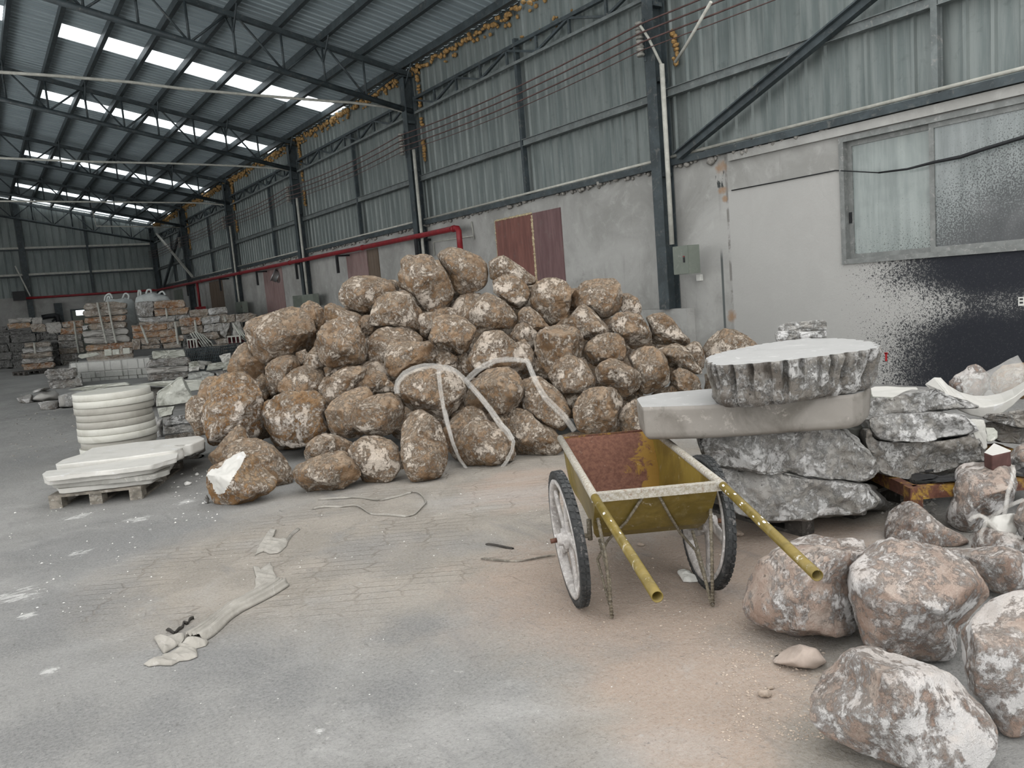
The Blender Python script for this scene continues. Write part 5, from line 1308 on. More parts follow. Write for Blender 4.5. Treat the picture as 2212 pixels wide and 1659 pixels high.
# --- second stack on the rusty stand
S2_ = 'slabs of the second marble stack'
rock('H', "250,632 330,600 400,560 460,480 560,400 640,395 720,430 800,380 950,340 1100,320 1220,308 1330,345 1480,400 1600,450 1665,490 1660,518 1450,535 1100,562 750,592 450,622 300,642",
     4.98, 'pale rough wedge slab lying on top of the second stack', 'stone slab', 'marble_slab', S2_, [M['marble']], thick=.36, block=.06, fine=True)
rock('H', "430,640 480,610 650,592 850,580 1100,567 1300,560 1480,590 1560,640 1610,690 1640,760 1590,812 1450,842 1300,862 1150,886 900,888 700,888 590,872 540,842 480,750",
     4.85, 'middle whitish slab of the second stack, chipped left end', 'stone slab', 'marble_slab', S2_, [M['marble']], thick=.36, block=.05, fine=True)
rock('H', "375,820 400,740 450,730 560,870 700,893 900,893 1150,891 1350,867 1600,815 1640,782 1700,820 1760,860 1768,1000 1762,1100 1600,1150 1440,1212 1300,1252 1050,1292 850,1302 700,1272 590,1242 560,1150 480,1060 400,920",
     4.86, 'thick grey bottom slab of the second stack, on the rusty stand', 'stone slab', 'marble_slab', S2_, [M['marble_grey']], thick=.38, block=.045, fine=True)
slab('marble_slab', 'H', "520,300 560,282 700,278 860,288 1020,288 1036,310 950,345 840,385 740,400 640,392 540,390", .66, .07, [M['cut_green'], M['cut_white']], 'thin pale slab with white top behind the rough wedge slab', group=S2_, rough=.01, seed=8)
mb = MB()
slab('marble_slab', 'H', "240,650 360,650 430,640 700,620 700,700 420,740 330,745 160,720", .50, .12, [M['cut_green'], M['cut_green']], 'greenish slab edge in the gap between the two marble stacks', group=S2_, rough=.015, seed=9)
# rusty stand
def mat_rusty(name, paint, rust, amt, pos=None):
    t = NT(name); v = t.coord()
    a = t.noise(v, 9, 10, .72, .6); b = t.noise(v, 40, 6, .7)
    rc = t.mix(t.map(b, .35, .65), rust, tuple(x*1.7 for x in rust))
    c = t.mix(t.map(a, amt-.06, amt+.06), paint, rc)
    c = t.mix(t.map(t.noise(v, 17, 11, .78, .9), .60, .66, 0, .8), c, (.55,.52,.47))
    return t.fin(t.bsdf(c, .55, .1, .4, t.bump(b, .25, .004)))
M['rusty'] = mat_rusty('rusty yellow steel', (.28,.17,.03), (.07,.028,.018), .46)
nc = at_z(*px('H', 985, 1385), .25); lc = at_z(*px('H', 560, 1262), .25); rc_ = at_z(*px('H', 1430, 1345), .25)
e1 = (rc_-nc).normalized(); e1 = Vector((e1.x, e1.y, 0)).normalized(); e2 = (lc-nc); e2 = Vector((e2.x, e2.y, 0)); e2 -= e1*e2.dot(e1); e2.normalize()
root = empty('steel_stand', (nc+e1*.5+e2*.5)*1.0-Vector((0,0,.25)), 'low rusty yellow steel stand under the second marble stack', 'stand')
A0 = Vector((nc.x, nc.y, 0)); LA, LB = .95, .75
def zp(p, z): return Vector((p.x, p.y, z))
cs = [A0, A0+e1*LA, A0+e1*LA+e2*LB, A0+e2*LB]
for i in range(4):
    mb = MB(); mb.bar(zp(cs[i], .215), zp(cs[(i+1) % 4], .215), .05, .07); mb.build('rail', M['rusty'], root)
    mb = MB(); mb.bar(zp(cs[i], 0), zp(cs[i], .2495), .07, .07, tuple(e1)); mb.build('leg', M['rusty'], root)
mb = MB(); rnd = random.Random(5)
for k in range(11):
    a = rnd.uniform(.05, .8); b = rnd.uniform(.0, .35); q = zp(A0+e1*a+e2*b, .2505+k*.001)
    d1 = (e1*math.cos(k*1.3)+e2*math.sin(k*1.3)); d2 = Vector((-d1.y, d1.x, 0)); l = rnd.uniform(.08, .2); w_ = rnd.uniform(.02, .06)
    vs = []
    for i in range(5):
        for s in (-1, 1): vs.append(q+d1*(l*(i/4-.5))+d2*(w_*s*(1-.3*abs(i-2)))+Vector((0, 0, .004+.008*rnd.random())))
    mb.add(vs, [(2*i, 2*i+1, 2*i+3, 2*i+2) for i in range(4)], 0, True)
tag(mb.build('plastic_scraps', M['tarp']), 'shredded black plastic scraps lying on the rusty stand', 'plastic scraps', kind='stuff')

# --- two small blocks seen over the fluted slab, on a taller pile behind it
BK = 'blocks on the pile behind the fluted slab'
rock('F', "830,180 835,165 870,150 1080,133 1098,150 1098,190 990,198 840,205", 6.05, 'upper small marble block peeping over the fluted round slab', 'stone block', 'marble_block', BK, [M['marble']], block=.03, thick=.16)
rock('F', "815,212 830,194 990,200 1098,190 1100,232 1040,238 830,270 818,245", 6.0, 'lower small marble block peeping over the fluted round slab', 'stone block', 'marble_block', BK, [M['marble']], block=.03, thick=.17)
rock('F', "785,268 840,262 1040,242 1120,250 1120,420 800,430", 6.02, 'marble block mostly covered behind the fluted round slab', 'stone block', 'marble_block', BK, [M['marble']], block=.03, thick=.2)
rock('F', "790,425 1130,425 1140,880 800,890", 6.05, 'big base block mostly covered by the front marble stack', 'stone block', 'marble_block', BK, [M['marble_grey']], block=.03, thick=.22)

# --- curved marble shell and odd pieces at the right
bi = pts('H', "1215,178 1290,180 1370,262 1500,340 1650,380 1800,382 1950,355 2080,305 2212,225 2330,120")
fi = pts('H', "1330,330 1400,385 1500,440 1640,490 1780,505 1900,485 2000,450 2110,390 2212,310 2330,200")
fo = pts('H', "1330,450 1400,500 1500,550 1620,600 1740,625 1860,610 1970,580 2080,500 2170,410 2330,290")
bo = pts('H', "1110,255 1190,330 1370,400 1500,470 1650,520 1800,525 1950,500 2080,440 2212,360 2330,250")
DB, DF = 5.75, 5.35
mb = MB(); vs = []; fs = []
for i in range(10):
    vs += [at_d(*bi[i], DB), at_d(*fi[i], DF), at_d(*fo[i], DF+.02), at_d(*bo[i], DB+.02)]
for i in range(9):
    for j in range(4): fs.append((i*4+j, i*4+(j+1) % 4, (i+1)*4+(j+1) % 4, (i+1)*4+j))
fs += [(3,2,1,0), (36,37,38,39)]
mb.add(vs, fs, 0, False)
o = thing('curved_marble_shell', mb, M['cut_white'], 'curved trough-like shell of sawn marble at the right frame edge', 'stone piece')
md = o.modifiers.new('round', 'BEVEL'); md.width = .008; md.segments = 2
rock('H', "1745,625 1800,582 1990,578 2170,532 2330,560 2330,760 2212,742 2100,722 1850,665", 4.95, 'grey raw block under the curved marble shell, right frame edge', 'stone block', 'marble_block', None, [M['marble_grey']], block=.03, thick=.18)
rock('H', "1740,690 1850,668 2100,726 2330,770 2330,930 1950,900 1790,800", 5.1, 'dark shaded block under the grey raw block at the right', 'stone block', 'marble_block', None, [M['marble_grey']], block=.03, thick=.2)
rock('H', "1585,672 1640,640 1765,650 1785,790 1800,850 1803,960 1770,985 1690,900", 4.55, 'grey sawn plate standing on edge beside the second stack', 'stone piece', 'sawn_plate', None, [M['cut_grey']], thick=.05, block=.01)
rock('H', "1790,735 1880,738 1922,782 1915,850 1850,900 1800,890", 4.8, 'small greenish sawn offcut behind the grey standing plate', 'stone piece', 'sawn_plate', None, [M['cut_green']], thick=.05, block=.01)
slab('sawn_block', 'H', "1772,1012 1880,908 2075,990 2064,1000 1862,1046", .42, .09, [M['red_block'], M['cut_white']], 'white topped block with red brown side, right of the second stack', 'stone piece', rough=.006, bs=1, n=60)
rock('H', "1790,1080 1870,1100 2070,1040 2120,1090 2110,1250 1860,1260 1790,1200", 4.78, 'dark block carrying the white topped red brown one', 'stone block', 'marble_block', None, [M['block_dark']], block=.03, thick=.12)

# ------------------------------------------------------------------ wheelbarrow
WC = Vector((2.474, 2.64, 0)); UV = Vector((.848, -.53, 0)).normalized(); FV = Vector((.53, .848, 0)).normalized()
def bw(f, u, z): return WC+FV*f+UV*u+Vector((0, 0, z))
cart = empty('wheelbarrow', WC, 'olive yellow two-wheeled steel wheelbarrow with rusty tub and long pipe handles', 'wheelbarrow')
t = NT('worn olive paint'); v = t.coord('Object', False)
a = t.noise(v, 7, 9, .7, .5); b = t.noise(v, 32, 7, .7); dr = t.noise(t.scale(v, (14, 14, 2)), 2, 6, .6)
c = t.mix(t.map(a, .35, .65), (.115,.083,.012), (.185,.135,.028))
c = t.mix(t.map(dr, .5, .72, 0, .5), c, (.20,.165,.075))
c = t.mix(t.map(t.noise(v, 15, 11, .78, 1.0), .605, .65, 0, .85), c, (.50,.47,.41))
M['olive'] = t.fin(t.bsdf(c, .42, .15, .45, t.bump(b, .18, .003)))
t = NT('rusted tub inside'); v = t.coord('Object', False); x, y, z = t.sep(v)
a = t.noise(v, 8, 9, .7, .6); b = t.noise(v, 45, 7, .72)
c = t.mix(t.map(b, .35, .65), (.085,.033,.02), (.145,.064,.04))
uu = t.math('ADD', t.math('MULTIPLY', x, UV.x), t.math('MULTIPLY', y, UV.y)); u0 = WC.dot(UV)
yl = t.math('ADD', t.lin(uu, u0+.02, u0+.27, -.1, .22), a)
c = t.mix(t.map(yl, .56, .64, 0, .85), c, (.24,.14,.02))
c = t.mix(t.map(t.noise(v, 19, 11, .75), .62, .68, 0, .55), c, (.38,.31,.26))
M['rust_in'] = t.fin(t.bsdf(c, .7, .1, .3, t.bump(b, .3, .004)))
t = NT('olive tub side inside'); v = t.coord('Object', False); a = t.noise(v, 22, 10, .75, .6); b = t.noise(v, 6, 6, .6)
c = t.mix(t.map(b, .35, .65), (.15,.105,.018), (.23,.165,.03)); c = t.mix(t.map(a, .58, .66, 0, .7), c, (.45,.41,.33))
M['olive_in'] = t.fin(t.bsdf(c, .5, .1, .4))
t = NT('crusted rim'); v = t.coord('Object', False); a = t.noise(v, 75, 10, .75, .5)
c = t.mix(t.map(a, .36, .66), (.26,.235,.18), (.43,.415,.385)); c = t.mix(t.map(t.noise(v, 40, 8, .7), .55, .66, 0, .7), c, (.17,.09,.055))
M['crust'] = t.fin(t.bsdf(c, .75, .1, .3, t.bump(a, .4, .004)))
# tub: side profile in (f, z), rounded bottom
prof_ = [(-.325, .60), (-.27, .53), (-.19, .44), (-.11, .365), (-.05, .325), (.02, .305), (.10, .30), (.60, .30), (.66, .305), (.72, .33), (.78, .38), (.86, .47), (.93, .55), (.975, .60)]
def shell(uw, off):
    P = []
    n = len(prof_)
    for i, (f_, z_) in enumerate(prof_):
        a_ = prof_[max(0, i-1)]; b_ = prof_[min(n-1, i+1)]; tx, tz = b_[0]-a_[0], b_[1]-a_[1]; l = math.hypot(tx, tz)
        P.append((f_-tz/l*off, z_+tx/l*off if 0 < i < n-1 else z_))
    return P
for nm, uw, off, mats in (('tub', .266, 0.0, [M['olive']]), ('tub_lining', .262, .004, [M['rust_in'], M['olive_in']])):
    mb = MB(); P = shell(uw, off); n = len(P); vs = []
    # bottom corners are rounded across the tub
    def wid(z_): return uw-.045*max(0, (.42-z_)/.12)**2
    for (f_, z_) in P: vs += [bw(f_, -wid(z_), z_), bw(f_, wid(z_), z_)]
    rev = nm != 'tub'
    for i in range(n-1):
        q = (2*i, 2*i+1, 2*i+3, 2*i+2); mb.add([vs[j] for j in q], [(0,1,2,3) if not rev else (3,2,1,0)], 0, True)
    top = .6
    for s in (0, 1):
        half = n//2
        for i in range(n-1):
            f0, z0_ = P[i]; f1, z1_ = P[i+1]
            q = [vs[2*i+s], vs[2*(i+1)+s], bw(f1, uw*(1 if s else -1), top), bw(f0, uw*(1 if s else -1), top)]
            if (q[0]-q[3]).length < 1e-4: q = q[:3]
            mb.add(q, [tuple(range(len(q)))], 1 if rev else 0, False)
    o = mb.build(nm, mats, cart)
# rails that run on as handles, open at the ends
for s, fe in ((-1, -1.44), (1, -1.40)):
    u0_ = .274*s
    mb = MB(); mb.tube([bw(.99, u0_, .602), bw(-.36, u0_, .602)], .019, 14)
    mb.build('side_rail', M['crust'], cart)
    mb = MB(); a_ = bw(-.33, u0_, .602); b_ = bw(fe, u0_*(.95 if s < 0 else .80), .602); ax = (b_-a_).normalized(); L_ = (b_-a_).length
    mb.lathe([(.0175, 0), (.0175, L_), (.0150, L_), (.0150, L_-.12), (0, L_-.12)], 18, a_, ax)
    rnd = random.Random(3+s)
    hd = mb.build('handle', M['olive'], cart)
    mb = MB(); u_ = ax.cross(Vector((0,0,1))).normalized(); w_ = u_.cross(ax)
    for k in range(11 if s > 0 else 4):       # white paint chips flaked onto the pipe
        l = rnd.uniform(.02, .6)*L_; an = rnd.uniform(.1, 2.2); ln = rnd.uniform(.006, .02); wd = rnd.uniform(.12, .35); vs = []
        for i in range(4):
            for j in (-1, 1): vs.append(a_+ax*(l+ln*i*.5)+(u_*math.cos(an+wd*j*(1-.3*abs(i-1.5)))+w_*math.sin(an+wd*j*(1-.3*abs(i-1.5))))*.0181)
        mb.add(vs, [(2*i, 2*i+1, 2*i+3, 2*i+2) for i in range(3)])
    mb.build('paint_chips', M['chip'], hd)
mb = MB(); mb.bar(bw(-.332, -.285, .592), bw(-.332, .285, .592), .012, .036); mb.bar(bw(-.322, -.28, .609), bw(-.322, .28, .609), .034, .006); mb.build('front_rim', M['crust'], cart)
mb = MB(); mb.bar(bw(.98, -.28, .60), bw(.98, .28, .60), .012, .02); mb.build('back_rim', M['rusty'], cart)
# wheels
def wheel(side):
    # the wheels stand slightly askew and lean outwards at the top
    cam_, yw = .06, (.10 if side < 0 else .08)
    ax = (UV*math.cos(yw)+FV*math.sin(yw))*math.cos(cam_)-Vector((0,0,1))*(side*math.sin(cam_)); ax.normalize()
    c = bw(0, -.365, .319) if side < 0 else bw(.05, .305, .319)
    rt = empty('wheel', c, None, None); rt.parent = cart; rt.matrix_parent_inverse = Matrix.Translation(-cart.location)
    bpy.context.view_layer.update()
    mb = MB(); R_, h_ = .318, .021
    mb.lathe([(R_-.04, -h_*.8), (R_-.022, -h_*1.1), (R_-.006, -h_), (R_-.001, -h_*.5), (R_, 0), (R_-.001, h_*.5), (R_-.006, h_), (R_-.022, h_*1.1), (R_-.04, h_*.8)], 64, c, ax, close=True)
    e = (FV-ax*FV.dot(ax)).normalized(); zu = e.cross(ax)*-1
    if zu.z < 0: zu = -zu
    k = 60
    for i in range(k):
        a0_ = 2*PI*i/k
        for s in (-1, 1):
            vs = []
            for rr in (R_-.004, R_+.0025):
                for da, hh in ((0, .003), (.07, .003), (.07+.02*s, .0195), (.02*s, .0195)):
                    an = a0_+da; vs.append(c+e*(rr*math.cos(an))+zu*(rr*math.sin(an))+ax*(hh*s))
            mb.add(vs, [(0,1,2,3),(7,6,5,4),(0,4,5,1),(1,5,6,2),(2,6,7,3),(3,7,4,0)])
    mb.build('tyre', M['rubber'], rt)
    mb = MB(); mb.lathe([(.282, -.024), (.262, -.024), (.255, -.012), (.255, .012), (.262, .024), (.282, .024), (.277, 0)], 48, c, ax, close=True); mb.build('rim', M['dusty_rim'], rt)
    mb = MB(); mb.lathe([(0, -.055), (.02, -.055), (.028, -.05), (.03, -.03), (.05, -.026), (.05, .026), (.03, .03), (.028, .05), (0, .05)], 24, c, ax); mb.build('hub', M['dusty_rim'], rt)
    for i in range(5):
        a0_ = 2*PI*(i+.3)/5
        mb = MB()
        P = []
        for j in range(6):
            r_ = .04+(.26-.04)*j/5; an = a0_+.35*math.sin(j/5*PI*.5)
            P.append(c+e*(r_*math.cos(an))+zu*(r_*math.sin(an)))
        mb.ribbon(P, [ax.cross((P[min(j+1,5)]-P[max(j-1,0)]).normalized()) for j in range(6)], [.06,.05,.042,.042,.05,.065], .016)
        mb.build('spoke', M['dusty_rim'], rt)
    mb = MB(); mb.tube([c+ax*(.055*side), c+ax*(.085*side)], .012, 8); mb.build('axle_nut', M['rusty'], rt)
    mb = MB(); mb.tube([c-ax*(.05*side), bw(0, side*.262, .32)], .012, 8); mb.tube([bw(0, side*.262, .30), bw(0, side*.262, .40)], .012, 6); mb.build('axle_stub', M['rebar'], rt)
    return rt
wheel(-1); wheel(1)
# rebar legs and braces
def rod(P, name, r=.0075):
    mb = MB(); mb.tube(P, r, 8)
    for i in range(len(P)-1):       # ribs of the reinforcing bar
        L_ = (P[i+1]-P[i]).length; n = int(L_/.016)
        for k in range(n):
            q = P[i].lerp(P[i+1], (k+.5)/n); d = (P[i+1]-P[i]).normalized(); mb.tube([q-d*.002, q+d*.002], r*1.22, 8, caps=False)
    return mb.build(name, M['rebar'], cart)
for s, ff, fu in ((-1, -.224, -.217), (1, -.205, .245)):
    ft = bw(ff, fu, .008)
    rod([bw(-.20, .262*s, .585), bw(ff, fu+.01*s, .30), ft], 'leg')
    rod([bw(-.02, .22*s, .305), bw(ff+.08, fu-.012*s, .15), ft+FV*.02], 'leg')
    rod([bw(-.325, .035*s-.03, .575), bw(-.20, .10*s-.02, .435), bw(-.075, .17*s-.02, .315), bw(-.0, .235*s, .20), bw(ff+.05, fu, .05)], 'brace', .006)
# ------------------------------------------------------------------ stacks at the left and far down the hall
def stack(c, D, where, rows, mats, group, cat='stone block', name='stone_block', T=None, p=4.5, **kw):
    """rows: outlines from the top of the stack down, each with its own words"""
    for i, (fl, words) in enumerate(rows):
        m = mats[i % len(mats)] if isinstance(mats, list) else mats
        P = pts(c, fl); ws = max(q[0] for q in P)-min(q[0] for q in P)
        rock('P', P, D, words+' '+where, cat, name, group, [m], thick=T or min(.55, .42*ws*D/F), seed=i*7+int(D*10), **(dict(block=kw.get('block', .05), fine=kw.get('fine', False)) if p >= 4 else dict(p=p, cuts=kw.get('cuts', 3), amp=kw.get('amp', .05), sub=kw.get('sub', 4))))
B = M
stack('I', 31.5, 'at the far left before the back wall', [
 ("150,545 540,520 545,600 300,605 160,630", 'light grey top block'), ("550,525 715,520 720,625 550,630", 'pale square top block'),
 ("125,625 520,603 525,690 330,705 150,722", 'ochre stained block second from top'), ("530,632 770,630 788,760 560,772 525,700", 'rounded tan block second from top'),
 ("100,738 330,722 520,745 540,790 200,812", 'black slab'), ("170,815 600,788 622,920 200,970", 'dark mottled block'),
 ("-60,680 120,672 122,765 -60,775", 'grey block cut by the frame, highest'), ("-60,778 160,768 172,965 -60,980", 'grey block cut by the frame, second'),
 ("-60,985 130,975 160,1100 -60,1110", 'dark block cut by the frame, third'), ("-60,1115 210,1110 205,1240 -60,1250", 'dark block cut by the frame, fourth'),
 ("-60,1255 170,1245 210,1375 -60,1385", 'brown dark block cut by the frame, fifth'), ("-60,1390 130,1382 200,1420 120,1510 -60,1535", 'lowest speckled block cut by the frame'),
 ("240,1000 330,960 415,960 400,1100 240,1110", 'bluish grey block, upper'), ("220,1120 395,1112 398,1245 235,1252", 'bluish grey block, middle'), ("220,1285 395,1255 410,1425 230,1445", 'bluish grey block, lowest'),
 ("170,985 235,975 240,1100 175,1105", 'narrow black block'), ("620,800 730,780 740,900 640,925", 'shaded tan block')],
 [B['cut_shade'], B['cut_shade'], B['block_rust'], B['block_tan'], B['block_dark'], B['block_dark']]+[B['block_dark']]*11, 'far left dark stack', T=.5)
stack('I', 29.2, 'of the small pallet stack at the far left', [
 ("425,960 600,948 840,930 858,1005 600,1028 430,1032", 'topmost slab'), ("390,1052 600,1032 880,1012 882,1090 600,1120 400,1132", 'second slab'),
 ("380,1142 700,1115 882,1098 897,1180 700,1212 400,1222", 'third slab'), ("390,1232 700,1215 910,1185 912,1262 700,1292 400,1302", 'fourth slab'),
 ("400,1315 700,1296 902,1275 917,1370 760,1422 500,1440 420,1440", 'lowest slab')], [B['block_tan'], B['marble'], B['block_tan'], B['marble'], B['block_rust']], 'small far stack', 'stone slab', 'stone_slab', T=.5, block=.09)
o0 = at_z(*px('I', 430, 1515)); o1 = at_z(*px('I', 860, 1460)); pallet(o0, o1-o0, 1.1, .9, M['wood_dark'], 'dark pallet under the small stack at the far left', 5, .13)
stack('I', 30.5, 'in the mixed stack left of the tall one', [
 ("785,617 1040,597 1052,780 820,802", 'blue grey square block'), ("1060,605 1250,580 1420,562 1425,682 1070,692", 'rust veined top block'), ("1040,702 1420,692 1412,800 1030,812", 'rust veined second block'),
 ("980,822 1400,802 1402,905 980,925", 'white grey third block'), ("1000,932 1420,910 1432,1022 1010,1040", 'white grey fourth block'), ("1000,1045 1440,1030 1452,1112 1030,1148", 'tan fifth block'),
 ("1030,1152 1330,1138 1345,1230 1050,1252", 'white sixth block'), ("1060,1260 1320,1240 1330,1350 1080,1370", 'lowest block'),
 ("720,860 800,772 950,780 982,880 800,912", 'dark six-sided block'), ("850,945 980,932 1000,1062 870,1082", 'dark blue block'), ("890,1092 1000,1080 1020,1190 910,1202", 'second dark blue block'), ("905,1212 1022,1200 1045,1352 900,1352", 'lowest dark blue block')],
 [B['cut_shade'], B['block_rust'], B['block_rust'], B['marble_grey'], B['marble_grey'], B['block_tan'], B['marble_grey'], B['marble_grey'], B['block_dark'], B['block_dark'], B['block_dark'], B['block_dark']], 'mixed far stack', T=.5)
stack('I', 28.5, 'of the tall strapped stack', [
 ("1435,320 1480,278 1960,247 2030,262 2165,275 2165,362 2010,366 1500,396 1440,380", 'topmost slab'), ("1430,405 1600,388 2060,366 2170,380 2166,460 1480,512 1430,480", 'second slab'),
 ("1450,532 1750,505 2060,482 2162,480 2142,570 1560,622 1450,622", 'rust patched third slab'), ("1520,650 1560,627 2100,590 2165,600 2152,690 1600,732 1522,722", 'fourth slab'),
 ("1410,662 1505,652 1510,722 1430,742", 'small white chunk beside the fourth slab'), ("1410,762 1640,732 2150,695 2215,742 2185,802 1620,852 1420,852", 'wide fifth slab'),
 ("1430,872 1600,852 2170,812 2245,882 2225,932 1600,972 1460,962", 'wide sixth slab'), ("1470,992 1900,962 2245,932 2285,1032 1950,1062 1700,1082 1480,1102", 'rusty seventh slab'),
 ("1480,1110 1950,1070 2270,1040 2280,1360 1500,1370", 'mostly covered base block')], [B['block_tan'], B['block_tan'], B['block_rust'], B['block_tan'], B['marble'], B['cut_shade'], B['cut_shade'], B['block_rust'], B['block_tan']], 'tall strapped stack', 'stone slab', 'stone_slab', T=.55, p=4)
stack('J', 28.0, 'of the high stack under the second white bag', [
 ("252,275 400,248 560,245 566,505 380,522 300,480", 'black speckled white block'), ("572,250 720,232 1070,216 1122,312 1080,342 570,375", 'orange streaked top slab'), ("565,382 1100,346 1180,342 1142,465 800,482 600,502", 'orange streaked second slab'),
 ("300,525 620,506 940,490 935,582 520,602 350,592", 'white crusted lower slab'), ("320,600 930,588 930,900 330,910", 'mostly covered base block')], [B['marble_grey'], B['block_rust'], B['block_rust'], B['marble'], B['block_tan']], 'high stack', T=.6)
stack('J', 27.0, 'behind the heap, in the far right row', [
 ("1182,398 1500,372 1500,488 1190,512", 'smooth tan top block'), ("1505,370 1800,336 1842,440 1505,486", 'white speckled top block'), ("950,482 1180,472 1192,530 960,560", 'small grey block'),
 ("1190,520 1840,450 1900,900 1200,900", 'mostly covered base block')],
 [B['block_tan'], B['marble'], B['marble_grey'], B['block_tan']], 'far right row', T=.5)
stack('J', 25.0, 'in the long row before the high stack', [
 ("200,655 500,638 792,622 800,720 660,745 210,770", 'orange streaked top slab'), ("800,605 1000,582 1006,682 812,712", 'plain tan top block'), ("210,775 655,752 660,850 230,882", 'rusty second block at left'),
 ("665,762 940,712 980,822 672,862", 'rusty second block in the middle'), ("680,868 1080,812 1087,912 702,962", 'rusty third block'), ("720,970 1030,932 1042,1032 740,1052", 'brown bottom block'),
 ("350,895 420,872 620,872 692,960 480,992 360,972", 'smooth cream boulder-like block'), ("350,1002 670,982 682,1045 360,1062", 'low tan slab'),
 ("210,890 345,880 350,1060 220,1070", 'tan block at the left'), ("1008,548 1100,526 1370,510 1387,650 1010,672", 'orange cornered white block'), ("1030,682 1392,652 1406,780 1050,812", 'tan block under the orange cornered one'),
 ("1380,532 1690,492 1702,602 1392,642", 'white pitted block, upper'), ("1410,652 1730,612 1762,742 1430,772", 'white pitted block, lower'), ("1710,502 1950,462 1962,592 1742,612", 'tan strapped block'),
 ("1960,472 2212,442 2330,470 2300,600 1970,592", 'pale block beside the heap'), ("1742,622 1880,602 1802,872 1690,802", 'tall narrow white block'), ("1900,602 2030,592 2122,782 2000,852 1922,832", 'leaning white block'),
 ("1380,792 1650,762 1702,862 1600,892 1500,882", 'brown striped block'), ("1600,902 1820,872 1832,962 1650,982", 'low pink block'), ("1090,822 1212,822 1222,1012 1100,1032", 'dark shaded block'),
 ("1060,815 1400,790 1500,1180 1080,1180", 'mostly covered support block'), ("1500,985 2300,960 2300,1200 1500,1200", 'long mostly covered support block')],
 [B['block_rust'], B['block_tan'], B['block_rust'], B['block_rust'], B['block_rust'], B['block_tan'], B['block_tan'], B['block_tan'], B['block_tan'], B['block_rust'], B['block_tan'], B['marble'], B['marble'], B['block_tan'], B['block_tan'], B['marble'], B['cut_grey'], B['block_tan'], B['block_tan'], B['block_dark'], B['block_dark'], B['block_tan']], 'long far row', T=.45)
# nearer grey blocks
stack('J', 19.3, 'in the grey group behind the white discs', [
 ("550,1092 800,1078 1080,1062 1122,1182 900,1212 560,1232", 'pale strapped top block'), ("440,1345 500,1242 700,1222 1150,1190 1212,1292 1162,1340 850,1345 450,1372", 'wide sloping grey block'),
 ("440,1378 1160,1345 1166,1440 460,1482", 'grey block with dark mottled end'), ("465,1488 1160,1448 1172,1510 1100,1560 800,1590 480,1602", 'lowest grey block')],
 [B['cut_green'], B['marble_grey'], B['cut_shade'], B['marble_grey']], 'grey block group', T=.5, p=4)
stack('J', 17.5, 'in the loose pieces left of the heap', [
 ("1172,1292 1300,1262 1352,1340 1200,1382", 'small angular white piece'), ("1172,1385 1352,1345 1342,1422 1182,1445", 'flat white piece'), ("1340,1325 1430,1332 1432,1400 1360,1402", 'round white core piece'),
 ("1500,1312 1720,1282 1822,1372 1600,1422 1460,1432", 'greenish triangular piece'), ("1160,1480 1400,1432 1622,1472 1602,1592 1160,1575", 'wide grey ribbed piece'),
 ("1690,1172 1800,1140 1890,1122 1882,1232 1742,1292", 'white notched block'), ("1622,1442 1830,1432 1842,1505 1640,1512", 'small mottled block'), ("1150,1590 1700,1600 1700,1750 1150,1760", 'mostly covered lower piece'), ("1740,1295 1890,1250 1890,1420 1760,1425", 'grey block under the white notched one')],
 [B['cut_green'], B['cut_white'], B['cut_grey'], B['cut_green'], B['sheet_wrap'], B['cut_white'], B['marble_grey'], B['cut_grey'], B['cut_green']], 'loose pieces', 'stone piece', 'stone_piece', T=.3)
a_ = at_d(*px('J', 1335, 1300), 17.4); b_ = at_d(*px('J', 1530, 1310), 17.7)
mb = MB(); mb.tube([a_, b_], .17*1689/17.5*.0036, 18, smooth=True)
thing('stone_core', mb, M['cut_grey'], 'round drilled stone core lying left of the heap', 'stone piece')
# wrapped stack of small blocks
rw = MB()
D0 = 20.6; c0 = at_d(*px('I', 1230, 1500), D0); ex = (at_d(*px('I', 2560, 1380), 20.2)-c0)
gz = at_z(*px('I', 1800, 1700)).z
L_ = Vector((ex.x, ex.y, 0)).length; ex = Vector((ex.x, ex.y, 0)).normalized(); ey = Vector((-ex.y, ex.x, 0))
zt_ = [at_d(*px('I', 1850, yy), D0).z for yy in (1245, 1415, 1525, 1700)]
proto = None; base = Vector((c0.x, c0.y, 0))
rnd = random.Random(21)
for rI in range(3):
    z1_, z0_ = zt_[rI], max(zt_[rI+1], 0.0) if rI < 2 else 0.0
    nx = (14, 17, 17)[rI]; wd = L_/nx
    for k in range(nx):
        h = (z1_-z0_-.004)
        if proto is None:
            mb = MB(); mb.box((-.5, -.5, 0), (.5, .5, 1)); proto = mb.build('small_block', M['sheet_wrap']); md = proto.modifiers.new('edge', 'BEVEL'); md.width = .05; md.segments = 2; o = proto
        else:
            o = proto.copy(); COL.objects.link(o)
        p_ = base+ex*(wd*(k+.5))+ey*(.16+rnd.uniform(-.03, .03)); o.location = (p_.x, p_.y, z0_)
        o.rotation_euler = (0, 0, math.atan2(ex.y, ex.x)); o.scale = (wd*.97, .3, h*rnd.uniform(.95, 1))
        tag(o, 'small grey sawn block in the film-wrapped stack behind the white discs', 'stone block', 'wrapped small blocks')
mb = MB(); nx = 24; vs = []; fs = []
for i in range(nx+1):
    for j, (yy, dz) in enumerate(((-.035, -.30), (-.03, -.05), (-.01, .012), (.15, .03), (.36, .02))):
        p_ = base+ex*(L_*(i/nx*1.02-.01))+ey*yy
        vs.append((p_.x, p_.y, zt_[0]+dz+.012*math.sin(i*2.1+j)))
for i in range(nx):
    for j in range(4): fs.append((i*5+j, (i+1)*5+j, (i+1)*5+j+1, i*5+j+1))
mb.add(vs, fs, 0, True); o = thing('stretch_film', mb, M['film'], 'clear stretch film draped over the stack of small grey blocks', 'plastic film')
